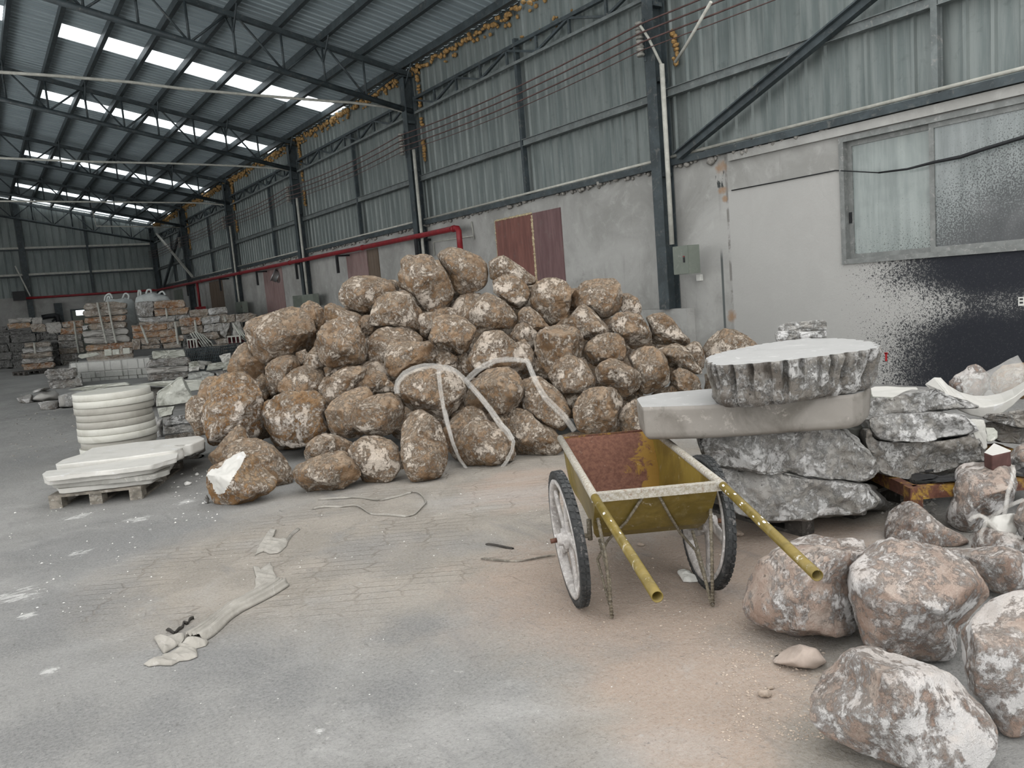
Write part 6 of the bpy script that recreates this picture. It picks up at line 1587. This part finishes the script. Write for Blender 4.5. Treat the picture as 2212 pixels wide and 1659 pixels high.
for nm, fl, lab in (('stone_block', "1780,1065 1900,1055 1912,1168 1790,1178", 'pale small block on the wrapped stack, leftmost'), ('stone_block', "1920,1065 2030,1058 2040,1150 1925,1160", 'pale small block on the wrapped stack, second'),
                    ('stone_block', "2045,1012 2085,1010 2090,1150 2040,1150", 'brown round disc on edge on the wrapped stack'), ('stone_block', "2095,1045 2215,1035 2218,1135 2100,1145", 'pale small block on the wrapped stack, rightmost')):
    rock('I', fl, 20.75, lab, 'stone block', nm, 'small blocks on the wrapped stack', [M['cut_green'] if 'brown' not in lab else M['block_tan']], thick=.1, block=.008)
rock('I', "1330,1195 1350,1152 1650,1112 1705,1150 1600,1180 1400,1225", 21.3, 'cream slab lying at the left rear of the wrapped stack', 'stone slab', 'stone_slab', None, [M['cut_green']], thick=.3, block=.02)
# near left group
stack('K', 19.5, 'beside the wrapped stack', [("390,58 450,38 720,20 738,110 690,142 450,157 400,112", 'fluted thick slab on top'), ("430,160 700,143 775,118 802,215 690,237 450,257", 'mossy slab below the fluted one')], [B['marble_grey'], B['marble_grey']], 'two-slab stack', 'stone slab', 'stone_slab', T=.5, block=.06)
stack('K', 16.2, 'in the scatter on the floor at the left', [("245,278 330,242 440,230 440,258 270,302", 'thin flat slab'), ("245,370 280,322 380,272 490,262 540,302 536,372 380,386", 'smooth grey half-round piece'), ("75,347 230,306 262,322 252,372 290,412 180,427 110,402", 'outermost low rough piece')],
      [B['marble_grey'], B['cut_shade'], B['marble_grey']], 'left floor scatter', 'stone piece', 'stone_piece', T=.35, p=3)
stack('K', 14.6, 'left of the white disc stack', [("310,397 400,382 540,376 546,520 380,537 340,462", 'dark fluted bowl-shaped block'), ("530,322 690,284 838,270 830,330 720,345 692,452 540,452", 'upper cream block'), ("530,457 690,455 712,570 590,577 550,512", 'lower cream block')],
      [B['marble_grey'], B['marble'], B['marble']], 'cream blocks', T=.35, p=3)
stack('K', 13.2, 'behind the white disc stack', [("640,262 850,216 1290,175 1332,212 1100,232 840,277", 'long pale slab'), ("1340,207 1650,166 2110,146 2092,262 1960,282 1700,230", 'long greenish slab')], [B['cut_green'], B['cut_green']], 'slabs behind the discs', 'stone slab', 'stone_slab', T=.5, block=.025)
rock('K', "900,280 1330,225 1700,235 1950,285 1950,420 1300,440 900,420", 13.3, 'mostly covered support block under the slabs behind the discs', 'stone block', 'stone_block', None, [M['marble_grey']], thick=.4, p=4)
stack('K', 11.2, 'between the white discs and the heap', [("1600,440 1612,292 1840,126 1872,120 1912,182 2012,387 1750,432", 'tilted greenish shard'), ("1615,462 1800,432 1762,532 1640,562", 'white broken block under the shard')], [B['cut_green'], B['cut_green']], 'shard group', 'stone piece', 'stone_piece', T=.25, block=.03, fine=True)
rock('K', "1620,565 1760,540 1800,800 1640,810", 11.0, 'mostly covered block under the shard', 'stone block', 'stone_block', None, [M['marble_grey']], thick=.3, p=4)
stack('K', 9.7, 'of the small cream stack beside the white discs', [("1670,592 1720,562 1995,510 2002,610 1800,645 1680,662", 'top piece'), ("1690,670 2010,620 2032,700 1690,752", 'second piece'), ("1690,760 2070,702 2082,790 1900,850 1700,850", 'lowest piece')], [B['marble'], B['marble'], B['block_tan']], 'small cream stack', 'stone slab', 'stone_slab', T=.28, block=.03)
rock('K', "1585,547 1670,562 1668,800 1610,800", 10.0, 'white rough chunk squeezed between the discs and the cream stack', 'stone piece', 'stone_piece', None, [M['marble']], thick=.2, p=3)
stack('K', 8.35, 'right of the white slab pallet', [("1950,990 2060,952 2122,1002 2090,1082 1980,1092", 'small grey angular stone'), ("1930,902 2050,892 2062,962 1950,982", 'small cream stone')], [B['marble_grey'], B['marble']], 'stones by the pallet', 'stone', 'stone_piece', T=.12, p=2.6)

# --- stack of white discs
dc = at_z(262, 985)
rng_ = random.Random(2); ND = 10; hd = .0752
for i in range(ND):
    k = ND-1-i                      # k = 0 is the topmost
    rad = [.392, .405, .402, .384, .392, .398, .403, .386, .389, .374][k]; ox, oy = rng_.uniform(-.012, .012), rng_.uniform(-.012, .012)
    mb = MB(); h0 = hd*i; h1 = h0+hd-.0015
    mb.lathe([(0, h0), (rad-.004, h0), (rad, h0+.004), (rad, h1-.004), (rad-.004, h1), (0, h1)], 72, (dc.x+ox, dc.y+oy, 0))
    words = ['topmost', 'second from the top', 'third from the top', 'fourth from the top', 'fifth from the top', 'sixth from the top', 'seventh from the top', 'third from the floor', 'second from the floor', 'lowest'][k]
    o = thing('stone_disc', mb, M['disc_white'] if k in (0, 1, 5, 6, 8) else M['disc_grey'], 'round white marble disc, %s of the disc stack' % words, 'stone disc', 'stack of round marble discs')
    for pl in o.data.polygons: pl.use_smooth = abs(pl.normal.z) < .05

# --- pallet of long white slabs
p0 = at_z(108, 1100); p1 = at_z(308, 1078)
pallet(p0, p1-p0, (p1-p0).length, 1.25, M['wood'], 'weathered grey wooden pallet under the long white slabs', 6, .112)
zc = .113
for i, (fl, words) in enumerate((("400,975 620,960 900,925 1180,885 1200,905 1130,945 900,975 440,1025 420,1000", 'lowest'), ("370,945 620,925 900,890 1180,845 1300,800 1260,880 1150,915 900,945 390,985", 'third'), ("330,925 600,890 900,845 1180,800 1300,770 1290,810 1130,870 900,905 350,960 320,945", 'second'), ("320,910 350,888 600,862 1000,800 1325,752 1320,790 1130,845 900,872 600,905 335,935", 'top'))):
    zt2 = zc+.048*(i+1)
    slab('white_slab', 'E', fl, zt2, .047, [M['cut_white'] if i != 1 else M['cut_grey'], M['cut_white']], 'long white slab, %s of the front pile on the grey pallet' % words, group='long white slabs on the pallet', rough=.012, bs=.99, seed=20+i)
for i, (fl, words) in enumerate((("420,850 560,815 690,740 1400,640 1520,650 1535,670 1400,720 1300,745 900,800 440,848", 'lower'), ("415,838 470,805 600,765 690,717 1000,676 1480,626 1530,648 1420,690 1290,700 1370,712 1300,735 860,795 430,842", 'top'))):
    slab('white_slab', 'E', fl, .113+.11*(i+1), .108, [M['cut_white'] if i else M['marble'], M['cut_white']], 'long white slab, %s of the rear pile on the grey pallet' % words, group='long white slabs on the pallet', rough=.012, bs=.99, seed=30+i)

# --- white bulk bags
def bag(c, fl, D, lab, loops, thick):
    root = rock(c, fl, D, lab, 'bag', 'bulk_bag', 'white bulk bags', [M['bag']], thick=thick, p=3, cuts=4, amp=.09, sub=4)
    for lp in loops:
        P = [at_d(*q, D-.05) for q in pts(c, lp)]; mb = MB()
        # smooth loop
        Q = []
        for i in range(len(P)-1):
            for k in range(4):
                f = k/4; p0_ = P[max(i-1, 0)]; p1_ = P[i]; p2_ = P[i+1]; p3_ = P[min(i+2, len(P)-1)]
                Q.append(.5*((2*p1_)+(p2_-p0_)*f+(2*p0_-5*p1_+4*p2_-p3_)*f*f+(3*p1_-p0_-3*p2_+p3_)*f**3))
        Q.append(P[-1]); mb.tube(Q, .035, 6)
        mb.build('lifting_loop', M['bag'], root)
bag('I', "1780,240 1860,195 1960,205 2090,200 2150,175 2260,215 2300,260 2335,590 2330,1000 2200,1060 1900,1060 1790,500", 29.9, 'white bulk bag with lifting loops behind the tall strapped stack', ["1785,235 1800,160 1850,120 1890,130 1925,200", "1825,230 1840,170 1870,165 1880,230", "2090,200 2130,115 2180,120 2200,160 2190,210"], .5)
bag('J', "250,240 280,155 350,138 420,115 560,88 650,122 740,135 830,165 862,240 850,600 600,640 280,620", 29.3, 'white bulk bag with lifting loops above the black speckled block', ["305,160 310,75 325,62 345,80 345,160", "440,130 455,60 490,45 520,55 530,110", "640,130 690,85 730,80 770,140"], .5)

# --- wire crate, maroon trays, leaning plates
root = None
c00 = at_z(*px('J', 1180, 1330)); D1 = 21.0
A_ = at_d(*px('J', 1100, 1180), D1); B_ = at_d(*px('J', 1720, 1200), D1-.2)
ex2 = Vector((B_.x-A_.x, B_.y-A_.y, 0)); Lc = ex2.length; ex2.normalize(); ey2 = Vector((-ex2.y, ex2.x, 0))
ztop_ = at_d(*px('J', 1400, 1050), D1).z; hb = max(.02, at_d(*px('J', 1400, 1280), D1).z-.35)
root = empty('wire_crate', (A_+B_)/2*1.0-Vector((0,0,(A_.z+B_.z)/2)), 'dark wire mesh crate holding grey stones, left of the heap', 'crate')
b0 = Vector((A_.x, A_.y, 0)); dp = .8
def wall_(p, q, nx_, name):
    mb = MB()
    for k in range(nx_+1):
        s = p.lerp(q, k/nx_); mb.tube([zp(s, .02), zp(s, ztop_)], .012, 4, smooth=False)
    nz = max(4, int(ztop_/.075))
    for k in range(nz+1):
        z_ = .02+(ztop_-.02)*k/nz; mb.tube([zp(p, z_), zp(q, z_)], .012, 4, smooth=False)
    mb.build(name, M['steel'], root)
wall_(b0, b0+ex2*Lc, 20, 'front_mesh'); wall_(b0+ey2*dp, b0+ey2*dp+ex2*Lc, 20, 'back_mesh'); wall_(b0, b0+ey2*dp, 9, 'side_mesh'); wall_(b0+ex2*Lc, b0+ex2*Lc+ey2*dp, 9, 'side_mesh')
rnd = random.Random(9); r_ = .125
for i in range(3):
    for k in range(int(Lc/.27)):
        z_ = .16+i*.25
        if z_ > ztop_-.12: continue
        q = b0+ex2*(.14+k*.27)+ey2*(.18+.12*(k % 2)); D_ = depth(zp(q, z_)); X, Y = proj(zp(q, z_)); rr = r_*F/D_
        rock('P', [(X+rr*math.cos(a)*rnd.uniform(.85, 1.05), Y+rr*math.sin(a)*rnd.uniform(.85, 1.05)) for a in np.linspace(0, 2*PI, 9)[:-1]], D_, 'grey round stone inside the dark wire mesh crate', 'stone', 'round_stone', 'stones in the wire crate', [M['block_dark']], thick=.12, sub=2, cuts=3)
for (x0, y0, x1, y1, D_, lab) in ((1150, 912, 1310, 1045, 22.5, 'maroon plastic tray with a pale frame, left of the leaning plates'), (1830, 862, 2050, 965, 22.0, 'maroon plastic tray behind the wire mesh, beside the heap')):
    a_ = at_d(*px('J', x0, y1), D_); b_ = at_d(*px('J', x1, y1-10), D_); c_ = at_d(*px('J', x0, y0), D_)
    e_ = Vector((b_.x-a_.x, b_.y-a_.y, 0)); w_ = e_.length; e_.normalize(); n_ = Vector((-e_.y, e_.x, 0)); h_ = c_.z-a_.z
    root = empty('plastic_tray', (a_+b_)/2, lab, 'tray')
    mb = MB()
    def bx2(a0, a1, b0_, b1_, z0_, z1_): mb.prism([((a_+e_*a0+n_*b0_).x, (a_+e_*a0+n_*b0_).y), ((a_+e_*a1+n_*b0_).x, (a_+e_*a1+n_*b0_).y), ((a_+e_*a1+n_*b1_).x, (a_+e_*a1+n_*b1_).y), ((a_+e_*a0+n_*b1_).x, (a_+e_*a0+n_*b1_).y)], a_.z+z0_, a_.z+z1_)
    bx2(0, w_, .05, .4, 0, .03); bx2(0, w_, .37, .4, .03, h_); bx2(0, .04, .05, .37, .03, h_); bx2(w_-.04, w_, .05, .37, .03, h_)
    mb.build('tray_body', M['red_plastic'], root)
    mb = MB(); 
    for k in range(4): bx2(w_*k/3-.015+(.015 if k == 0 else -.015 if k == 3 else 0), w_*k/3+.015, .01, .045, 0, h_)
    bx2(0, w_, .01, .045, h_, h_+.04); mb.build('tray_frame', M['conduit'], root)
    if z_: rock('P', [(px('J', x0, 0)[0], px('J', 0, y1+4)[1]), (px('J', x1, 0)[0], px('J', 0, y1)[1]), (px('J', x1, 0)[0], px('J', 0, y1+200)[1]), (px('J', x0, 0)[0], px('J', 0, y1+210)[1])], D_+.25, 'dark block carrying the '+lab.split(',')[0].replace('maroon plastic ', 'maroon '), 'stone block', 'stone_block', None, [M['block_dark']], thick=.2, p=5, cuts=0)
for k, (xa, ya, xb, yb) in enumerate(((1225, 835, 1340, 1025), (1262, 815, 1400, 1020), (1300, 800, 1440, 1015), (1340, 815, 1490, 1010), (1385, 835, 1530, 1005), (1420, 850, 1580, 995))):
    a_ = at_d(*px('J', xa, ya), 23.0); b_ = at_d(*px('J', xb, yb), 22.6); mb = MB(); mb.bar(a_, b_, .22, .03, tuple(ex2))
    thing('stone_plate', mb, M['cut_green'], 'thin pale stone plate leaning, number %s from the left in the fan of plates' % ['one', 'two', 'three', 'four', 'five', 'six'][k], 'stone plate', 'leaning plates')
for k, (xa, ya, xb, yb) in enumerate(((1950, 640, 2110, 900), (2000, 700, 2140, 890), (2040, 740, 2170, 880))):
    a_ = at_d(*px('J', xa, ya), 22.4); b_ = at_d(*px('J', xb, yb), 22.2); mb = MB(); mb.bar(a_, b_, .2, .03, tuple(ex2))
    thing('stone_plate', mb, M['cut_green'], 'thin pale plate leaning beside the heap above the tray, %s' % ['first', 'second', 'third'][k], 'stone plate', 'leaning plates')

# ------------------------------------------------------------------ straps found by sight on the stones they lie on
bpy.context.view_layer.update()
_vs = []; _fs = []
for o in ROCKS:
    mw = o.matrix_world; b = len(_vs); _vs += [mw @ v.co for v in o.data.vertices]; _fs += [tuple(b+i for i in p.vertices) for p in o.data.polygons]
BV = BVHTree.FromPolygons(_vs, _fs)
def hitD(x, y):
    d = ray(x, y); h = BV.ray_cast(EYE, d.normalized())
    return depth(h[0]) if h[0] is not None else None
def band(name, c, fl, w, th, mat, label, cat, group=None, off=.012, strands=1, dmax=None):
    P = pts(c, fl); Q = []
    for i in range(len(P)-1):
        n = max(2, int(math.hypot(P[i+1][0]-P[i][0], P[i+1][1]-P[i][1])/7))
        for k in range(n): Q.append((P[i][0]+(P[i+1][0]-P[i][0])*k/n, P[i][1]+(P[i+1][1]-P[i][1])*k/n))
    Q.append(P[-1])
    Ds = []
    for q in Q:
        h = [hitD(q[0]+a, q[1]+b) for a, b in ((0, 0), (4, 0), (-4, 0))]; h = [v for v in h if v]
        Ds.append(min(h) if h else None)
    ok = [i for i, v in enumerate(Ds) if v and (dmax is None or v < dmax)]
    Ds = np.interp(range(len(Ds)), ok, [Ds[i] for i in ok])
    # taut: it spans from high point to high point
    m = np.array(Ds); K = 7
    m2 = np.array([m[max(0, i-K):i+K+1].min() for i in range(len(m))]); k_ = 5
    m3 = np.array([m2[max(0, i-k_):i+k_+1].mean() for i in range(len(m2))]); m3 = np.minimum(m3, m)
    W = [at_d(q[0], q[1], D-off) for q, D in zip(Q, m3)]
    mb = MB(); side = []
    for i in range(len(W)):
        tg = (W[min(i+1, len(W)-1)]-W[max(i-1, 0)]).normalized(); side.append(tg.cross((EYE-W[i]).normalized()))
    for s in range(strands):
        o_ = (s-(strands-1)/2)*w/strands
        ph = s*1.7
        mb.ribbon([W[i]+side[i].normalized()*(o_*(1+.35*math.sin(i*.21+ph)))+(EYE-W[i]).normalized()*(.004*math.sin(i*.33+ph*2)) for i in range(len(W))], side, w/strands*1.3, th)
    return thing(name, mb, mat, label, cat, group)
PS = 'clear plastic bands over the heap'
band('plastic_band', 'B', "1130,1660 1040,1540 960,1420 880,1320 800,1230 740,1170 680,1120 620,1090 560,1085 500,1075 420,1075 340,1095 270,1130 220,1190 205,1250 215,1290", .044, .003, M['strap'], 'broad clear plastic band running over the strap-wound boulder down to the loop', 'plastic band', PS, strands=2)
band('plastic_band', 'B', "545,1100 550,1180 560,1280 580,1400 600,1500 630,1600 660,1690 690,1760", .03, .003, M['strap'], 'thin clear band hanging straight down beside the tall upright boulder', 'plastic band', PS, strands=2)
band('plastic_band', 'B', "765,1190 800,1150 860,1100 930,1060 1000,1030 1080,1022 1160,1022 1250,1030 1275,1090 1310,1170 1350,1250 1400,1330 1470,1400 1540,1470 1590,1540 1625,1590", .044, .003, M['strap'], 'broad clear band arching over the trapezoid boulder to the wheelbarrow', 'plastic band', PS, strands=2)
band('plastic_band', 'D', "1478,330 1500,430 1525,530 1560,610 1600,665 1640,685 1720,688 1790,670 1830,620 1860,560 1868,510 1840,450 1790,400", .026, .003, M['strap'], 'clear plastic loop hanging around the floor boulder', 'plastic band', PS, strands=2)
# straps round the far stacks
for c, fl, lab in (('I', "1660,262 1740,640 1820,960", 'left pale strap down the tall stack'), ('I', "1842,250 1910,640 1982,950", 'right pale strap down the tall stack'), ('I', "582,945 592,1040 606,1130", 'white strap down the small far left stack'),
                   ('I', "1262,585 1300,860 1340,1130", 'pale strap down the mixed far stack'), ('J', "350,650 410,800 470,960", 'pale strap down the left of the long row'), ('J', "930,592 960,790 986,980", 'pale strap down the middle of the long row'),
                   ('J', "778,360 800,540", 'short pale strap on the high stack'), ('J', "1268,560 1300,780", 'pale strap on the orange cornered block'), ('J', "1775,500 1800,590", 'short pale strap on the tan strapped block')):
    band('strapping_band', c, fl, .05, .004, M['conduit'], lab, 'strap', 'straps on the far stacks', off=.05)
# film over the tan boulder, straps in the right cluster
band('plastic_film', 'H', "1540,335 1650,320 1760,305 1850,290 1950,240 2050,190 2150,130 2240,90", .2, .003, M['film'], 'crumpled clear film over the tan boulder by the black wall', 'plastic film', strands=1)
RS = 'milky straps in the right boulders'
band('plastic_strap', 'F', "2150,945 2155,990 2140,1050 2120,1110 2110,1190 2100,1230", .015, .002, M['strap'], 'milky strap hanging over the tall reddish boulder', 'plastic strap', RS)
band('plastic_strap', 'F', "1905,1260 1930,1235 1975,1232 2000,1250 1990,1290 1970,1330 1975,1390", .014, .002, M['strap'], 'milky curled strap drooping in front of the low pink boulder', 'plastic strap', RS)
band('plastic_strap', 'F', "1930,1245 1960,1225 2000,1245 2030,1280 2080,1320 2150,1345 2205,1355", .014, .002, M['strap'], 'milky strap crossing below the small broken white stone', 'plastic strap', RS)
band('plastic_strap', 'F', "2000,1250 2060,1220 2100,1190 2150,1165 2212,1140", .014, .002, M['strap'], 'milky strap running up right to the frame edge', 'plastic strap', RS)
# ------------------------------------------------------------------ things lying on the floor
def flat_strip(c, fl, w, z, mat, name, label, cat, group=None, n=5, seed=1, fold=.012):
    """rumpled strip of cloth or film lying along a line on the floor"""
    P = [at_z(*q) for q in pts(c, fl)]; Q = []
    for i in range(len(P)-1):
        m = max(2, int((P[i+1]-P[i]).length/.02))
        for k in range(m): Q.append(P[i].lerp(P[i+1], k/m))
    Q.append(P[-1]); mb = MB(); vs = []; fs = []; N = len(Q); nc = 30
    for i in range(N):
        t_ = (Q[min(i+2, N-1)]-Q[max(i-2, 0)]).normalized(); sd = Vector((-t_.y, t_.x, 0))
        ww = w[0]+(w[1]-w[0])*i/(N-1) if isinstance(w, tuple) else w
        ww *= .8+.35*noise.noise(Vector((i*.07, seed, 0)))
        for k in range(nc+1):
            u = k/nc-.5; p = Q[i]+sd*(ww*u)
            h = z+fold*(.25+.75*(1-2.2*abs(noise.noise(Vector((u*6+seed+.4*noise.noise(Vector((i*.05, seed, 2))), i*.018, seed)))))+.35*(1-2*abs(noise.noise(Vector((u*13+i*.012, i*.03, seed+5))))))*(1-(2*abs(u))**8)
            vs.append((p.x, p.y, max(.002, h)))
    for i in range(N-1):
        for k in range(nc):
            a = i*(nc+1)+k; fs.append((a, a+1, a+nc+2, a+nc+1))
    mb.add(vs, fs, 0, True); o = thing(name, mb, mat, label, cat, group)
    md = o.modifiers.new('thickness', 'SOLIDIFY'); md.thickness = .003; md.offset = 1
    return o
def flat_patch(c, fl, mat, name, label, cat, fold=.02, seed=1, group=None, n=26):
    P = [at_z(*q) for q in pts(c, fl)]; cx, cy = centroid([(q.x, q.y) for q in P])
    ring = []; m = len(P); k_ = 14
    for i in range(m):
        for k in range(k_): q = P[i].lerp(P[(i+1) % m], k/k_); ring.append((q.x-cx, q.y-cy))
    N = len(ring); vs = []; fs = []; R_ = 16
    for r in range(R_+1):
        s = r/R_
        for (x, y) in ring:
            X, Y = x*s, y*s; h = fold*max(0, .2+.6*(1-2.4*abs(noise.noise(Vector(((X+Y*.5)*15+seed, (Y-X*.5)*4, seed)))))+.3*(1-2.2*abs(noise.noise(Vector(((X+Y*.4)*38, Y*9, seed))))))*(1-s**7)
            j = 1+.10*noise.noise(Vector((X*14, Y*14, seed+3)))*s
            vs.append((X*j, Y*j, .002+h))
    for r in range(R_):
        for i in range(N): fs.append((r*N+i, r*N+(i+1) % N, (r+1)*N+(i+1) % N, (r+1)*N+i))
    mb = MB(); mb.add([(v[0]+cx, v[1]+cy, v[2]) for v in vs], fs, 0, True)
    o = thing(name, mb, mat, label, cat, group); md = o.modifiers.new('thickness', 'SOLIDIFY'); md.thickness = .003; md.offset = 1
    return o
# the long torn cloth: a wide flap at the top, twisted middle, knotted lower end
root = empty('torn_cloth', at_z(*px('L', 700, 1250)), 'long twisted grey cloth strip lying on the floor at lower left', 'cloth')
for o in (flat_strip('L', "1500,760 1350,850 1200,930 1050,1010 930,1100 830,1190 740,1260 640,1320", (.16, .14), .004, M['cloth'], 'twisted_strip', None, None, seed=3, fold=.035),
          flat_patch('L', "1235,575 1280,580 1300,600 1340,570 1400,535 1430,620 1470,690 1530,750 1420,830 1280,900 1210,880 1250,780 1260,680", M['cloth'], 'flap', None, None, .010, 4),
          flat_patch('L', "250,1295 400,1275 565,1255 520,1340 440,1390 345,1440 290,1360", M['cloth'], 'folded_end', None, None, .024, 5),
          flat_patch('L', "480,1375 600,1310 740,1270 790,1330 760,1370 640,1400 520,1395", M['cloth'], 'folded_end', None, None, .03, 6),
          flat_patch('L', "145,1550 300,1490 420,1430 540,1390 675,1400 670,1480 590,1510 500,1520 420,1560 300,1560 190,1575", M['cloth'], 'folded_end', None, None, .02, 7)):
    mw = o.matrix_world.copy(); o.parent = root; o.matrix_parent_inverse = Matrix.Translation(-root.location)
flat_patch('L', "1250,460 1290,370 1340,290 1400,205 1460,205 1430,290 1480,310 1580,310 1560,380 1480,450 1400,450 1330,430", M['cloth'], 'crumpled_film', 'crumpled dusty plastic sheet on the floor below the heap', 'plastic sheet', .02, 9)
flat_strip('L', "1560,330 1610,260 1680,205", .03, .002, M['cloth'], 'plastic_strip', 'short plastic strip on the floor right of the crumpled sheet', 'plastic strip', seed=4)
def floor_line(c, fl, w, mat, name, label, cat, group=None, z=.006, th=.004):
    P = [at_z(*q) for q in pts(c, fl)]
    Q = []
    for i in range(len(P)-1):
        for k in range(4):
            f = k/4; p0_ = P[max(i-1, 0)]; p1_ = P[i]; p2_ = P[i+1]; p3_ = P[min(i+2, len(P)-1)]
            Q.append(.5*((2*p1_)+(p2_-p0_)*f+(2*p0_-5*p1_+4*p2_-p3_)*f*f+(3*p1_-p0_-3*p2_+p3_)*f**3))
    Q.append(P[-1])
    mb = MB(); mb.ribbon([zp(q, z+.003*(1+math.sin(i*.7))) for i, q in enumerate(Q)], [Vector((-(Q[min(i+1, len(Q)-1)]-Q[max(i-1, 0)]).y, (Q[min(i+1, len(Q)-1)]-Q[max(i-1, 0)]).x, .35*math.sin(i*.4))) for i in range(len(Q))], w, th)
    return thing(name, mb, mat, label, cat, group)
floor_line('D', "725,900 800,888 900,885 980,885 1060,925 1150,935 1280,938 1340,900 1370,855 1330,810 1280,808 1200,830 1100,850 1000,835 900,838 760,845", .015, M['cloth'], 'plastic_strap', 'pale strap lying in a loose loop on the floor before the heap', 'plastic strap')
floor_line('P', "1040,1210 1080,1214 1130,1213 1200,1203", .012, M['wood'], 'wood_stick', 'thin pale stick on the floor left of the wheelbarrow', 'stick')
floor_line('P', "1050,1178 1085,1184 1110,1187", .014, M['wood_dark'], 'wood_stick', 'short dark splinter on the floor left of the wheelbarrow', 'stick')
flat_patch('W', "1085,1200 1130,1195 1190,1225 1240,1265 1180,1270 1130,1265", M['paper'], 'paper_scrap', 'whitish paper scrap on the floor under the wheelbarrow', 'scrap', .03, 12)
floor_line('L', "380,1215 420,1235 455,1245 500,1210 530,1185 545,1150 580,1150 600,1120 640,1095", .018, M['wood_dark'], 'wood_splinter', 'dark crumpled splinter on the floor above the cloth knot', 'splinter')
# stones and chips that can be told apart
rock('G', "290,1080 340,1030 390,1000 450,985 540,1010 580,1060 600,1085 520,1130 400,1110 330,1095", gD(1740, 1440, .03), 'flat tan stone plate lying before the handle boulder', 'stone', 'flat_stone', None, [M['slate']], thick=.10, p=2.5, cuts=3, amp=.03)
rock('G', "215,1250 235,1230 270,1232 298,1258 280,1278 240,1280", gD(1654, 1508, .01), 'oval pebble on the floor left of the biggest boulder', 'stone', 'pebble', None, [M['pebble']], thick=.025, sub=3)
rock('G', "270,1220 300,1212 305,1232 280,1240", gD(1664, 1492, .01), 'tiny pebble touching the oval pebble', 'stone', 'pebble', None, [M['pebble']], thick=.012, sub=2)
rock('G', "85,370 110,360 145,385 140,405 105,405", gD(1598, 1160, .02), 'rounded tan stone beside the right wheel of the wheelbarrow', 'stone', 'pebble', None, [M['pebble']], thick=.05, sub=3)
rock('E', "1520,1090 1545,1065 1565,1100 1550,1140 1525,1130", gD(445, 1090, .03), 'grey chunk leaning on the white-faced boulder at its left', 'stone', 'pebble', None, [M['marble_grey']], thick=.04, sub=3)
rock('E', "1370,985 1395,965 1430,975 1425,995 1385,1003", gD(404, 1049, .02), 'white chip on the floor between pallet and heap', 'stone', 'stone_chip', None, [M['chip']], thick=.035, sub=2)
rock('E', "1455,910 1475,900 1490,915 1480,930 1458,928", gD(426, 1028, .02), 'small white chip behind the larger one near the pallet', 'stone', 'stone_chip', None, [M['chip']], thick=.02, sub=2)
rock('W', "790,985 820,975 845,995 835,1012 805,1008", gD(1383, 1180, .01), 'brown pebble on the floor beneath the tub', 'stone', 'pebble', None, [M['pebble']], thick=.02, sub=2)
# countless crumbs
rnd = random.Random(31); mb = MB(); mb2 = MB(); mb3 = MB()
def crumb(mb, x, y, r):
    bm_v = [(-1,0,0),(1,0,0),(0,-1,0),(0,1,0),(0,0,.9),(0,0,-.2)]; a = rnd.uniform(0, 6.3); sx = r*rnd.uniform(.6, 1.5); sy = r*rnd.uniform(.6, 1.2); sz = r*rnd.uniform(.4, .9)
    vs = [(x+math.cos(a)*v[0]*sx-math.sin(a)*v[1]*sy, y+math.sin(a)*v[0]*sx+math.cos(a)*v[1]*sy, .001+max(0, v[2])*sz) for v in bm_v]
    mb.add(vs, [(0,2,4),(2,1,4),(1,3,4),(3,0,4)])
def spread(mb, n, x0, x1, y0, y1, r0, r1):
    for _ in range(n):
        p = at_z(rnd.uniform(x0, x1), rnd.uniform(y0, y1)); crumb(mb, p.x, p.y, rnd.uniform(r0, r1)*depth(p)/3)
spread(mb, 700, 1560, 1780, 1400, 1600, .002, .007); spread(mb, 160, 1500, 1760, 1330, 1440, .002, .006); spread(mb, 260, 1250, 1600, 1180, 1400, .0015, .006); spread(mb, 120, 1080, 1560, 1330, 1480, .0015, .004)
spread(mb2, 60, 20, 330, 1090, 1330, .0015, .005); spread(mb2, 50, 370, 470, 1010, 1130, .0015, .006); spread(mb2, 160, 0, 1500, 1100, 1640, .001, .0035); spread(mb2, 60, 600, 1250, 1060, 1250, .001, .004)
spread(mb3, 150, 300, 1200, 1080, 1480, .0015, .004); spread(mb3, 160, 1900, 2020, 1030, 1110, .004, .014); spread(mb3, 90, 20, 200, 850, 1000, .003, .008)
tag(mb.build('gravel', M['pebble']), 'tan stone crumbs strewn around the wheelbarrow and boulders', 'crumbs', kind='stuff')
tag(mb2.build('stone_flakes', M['chip']), 'white stone flakes strewn over the floor at the left', 'flakes', kind='stuff')
tag(mb3.build('debris', M['mortar']), 'dark grey crumbs strewn over the floor', 'crumbs', kind='stuff')
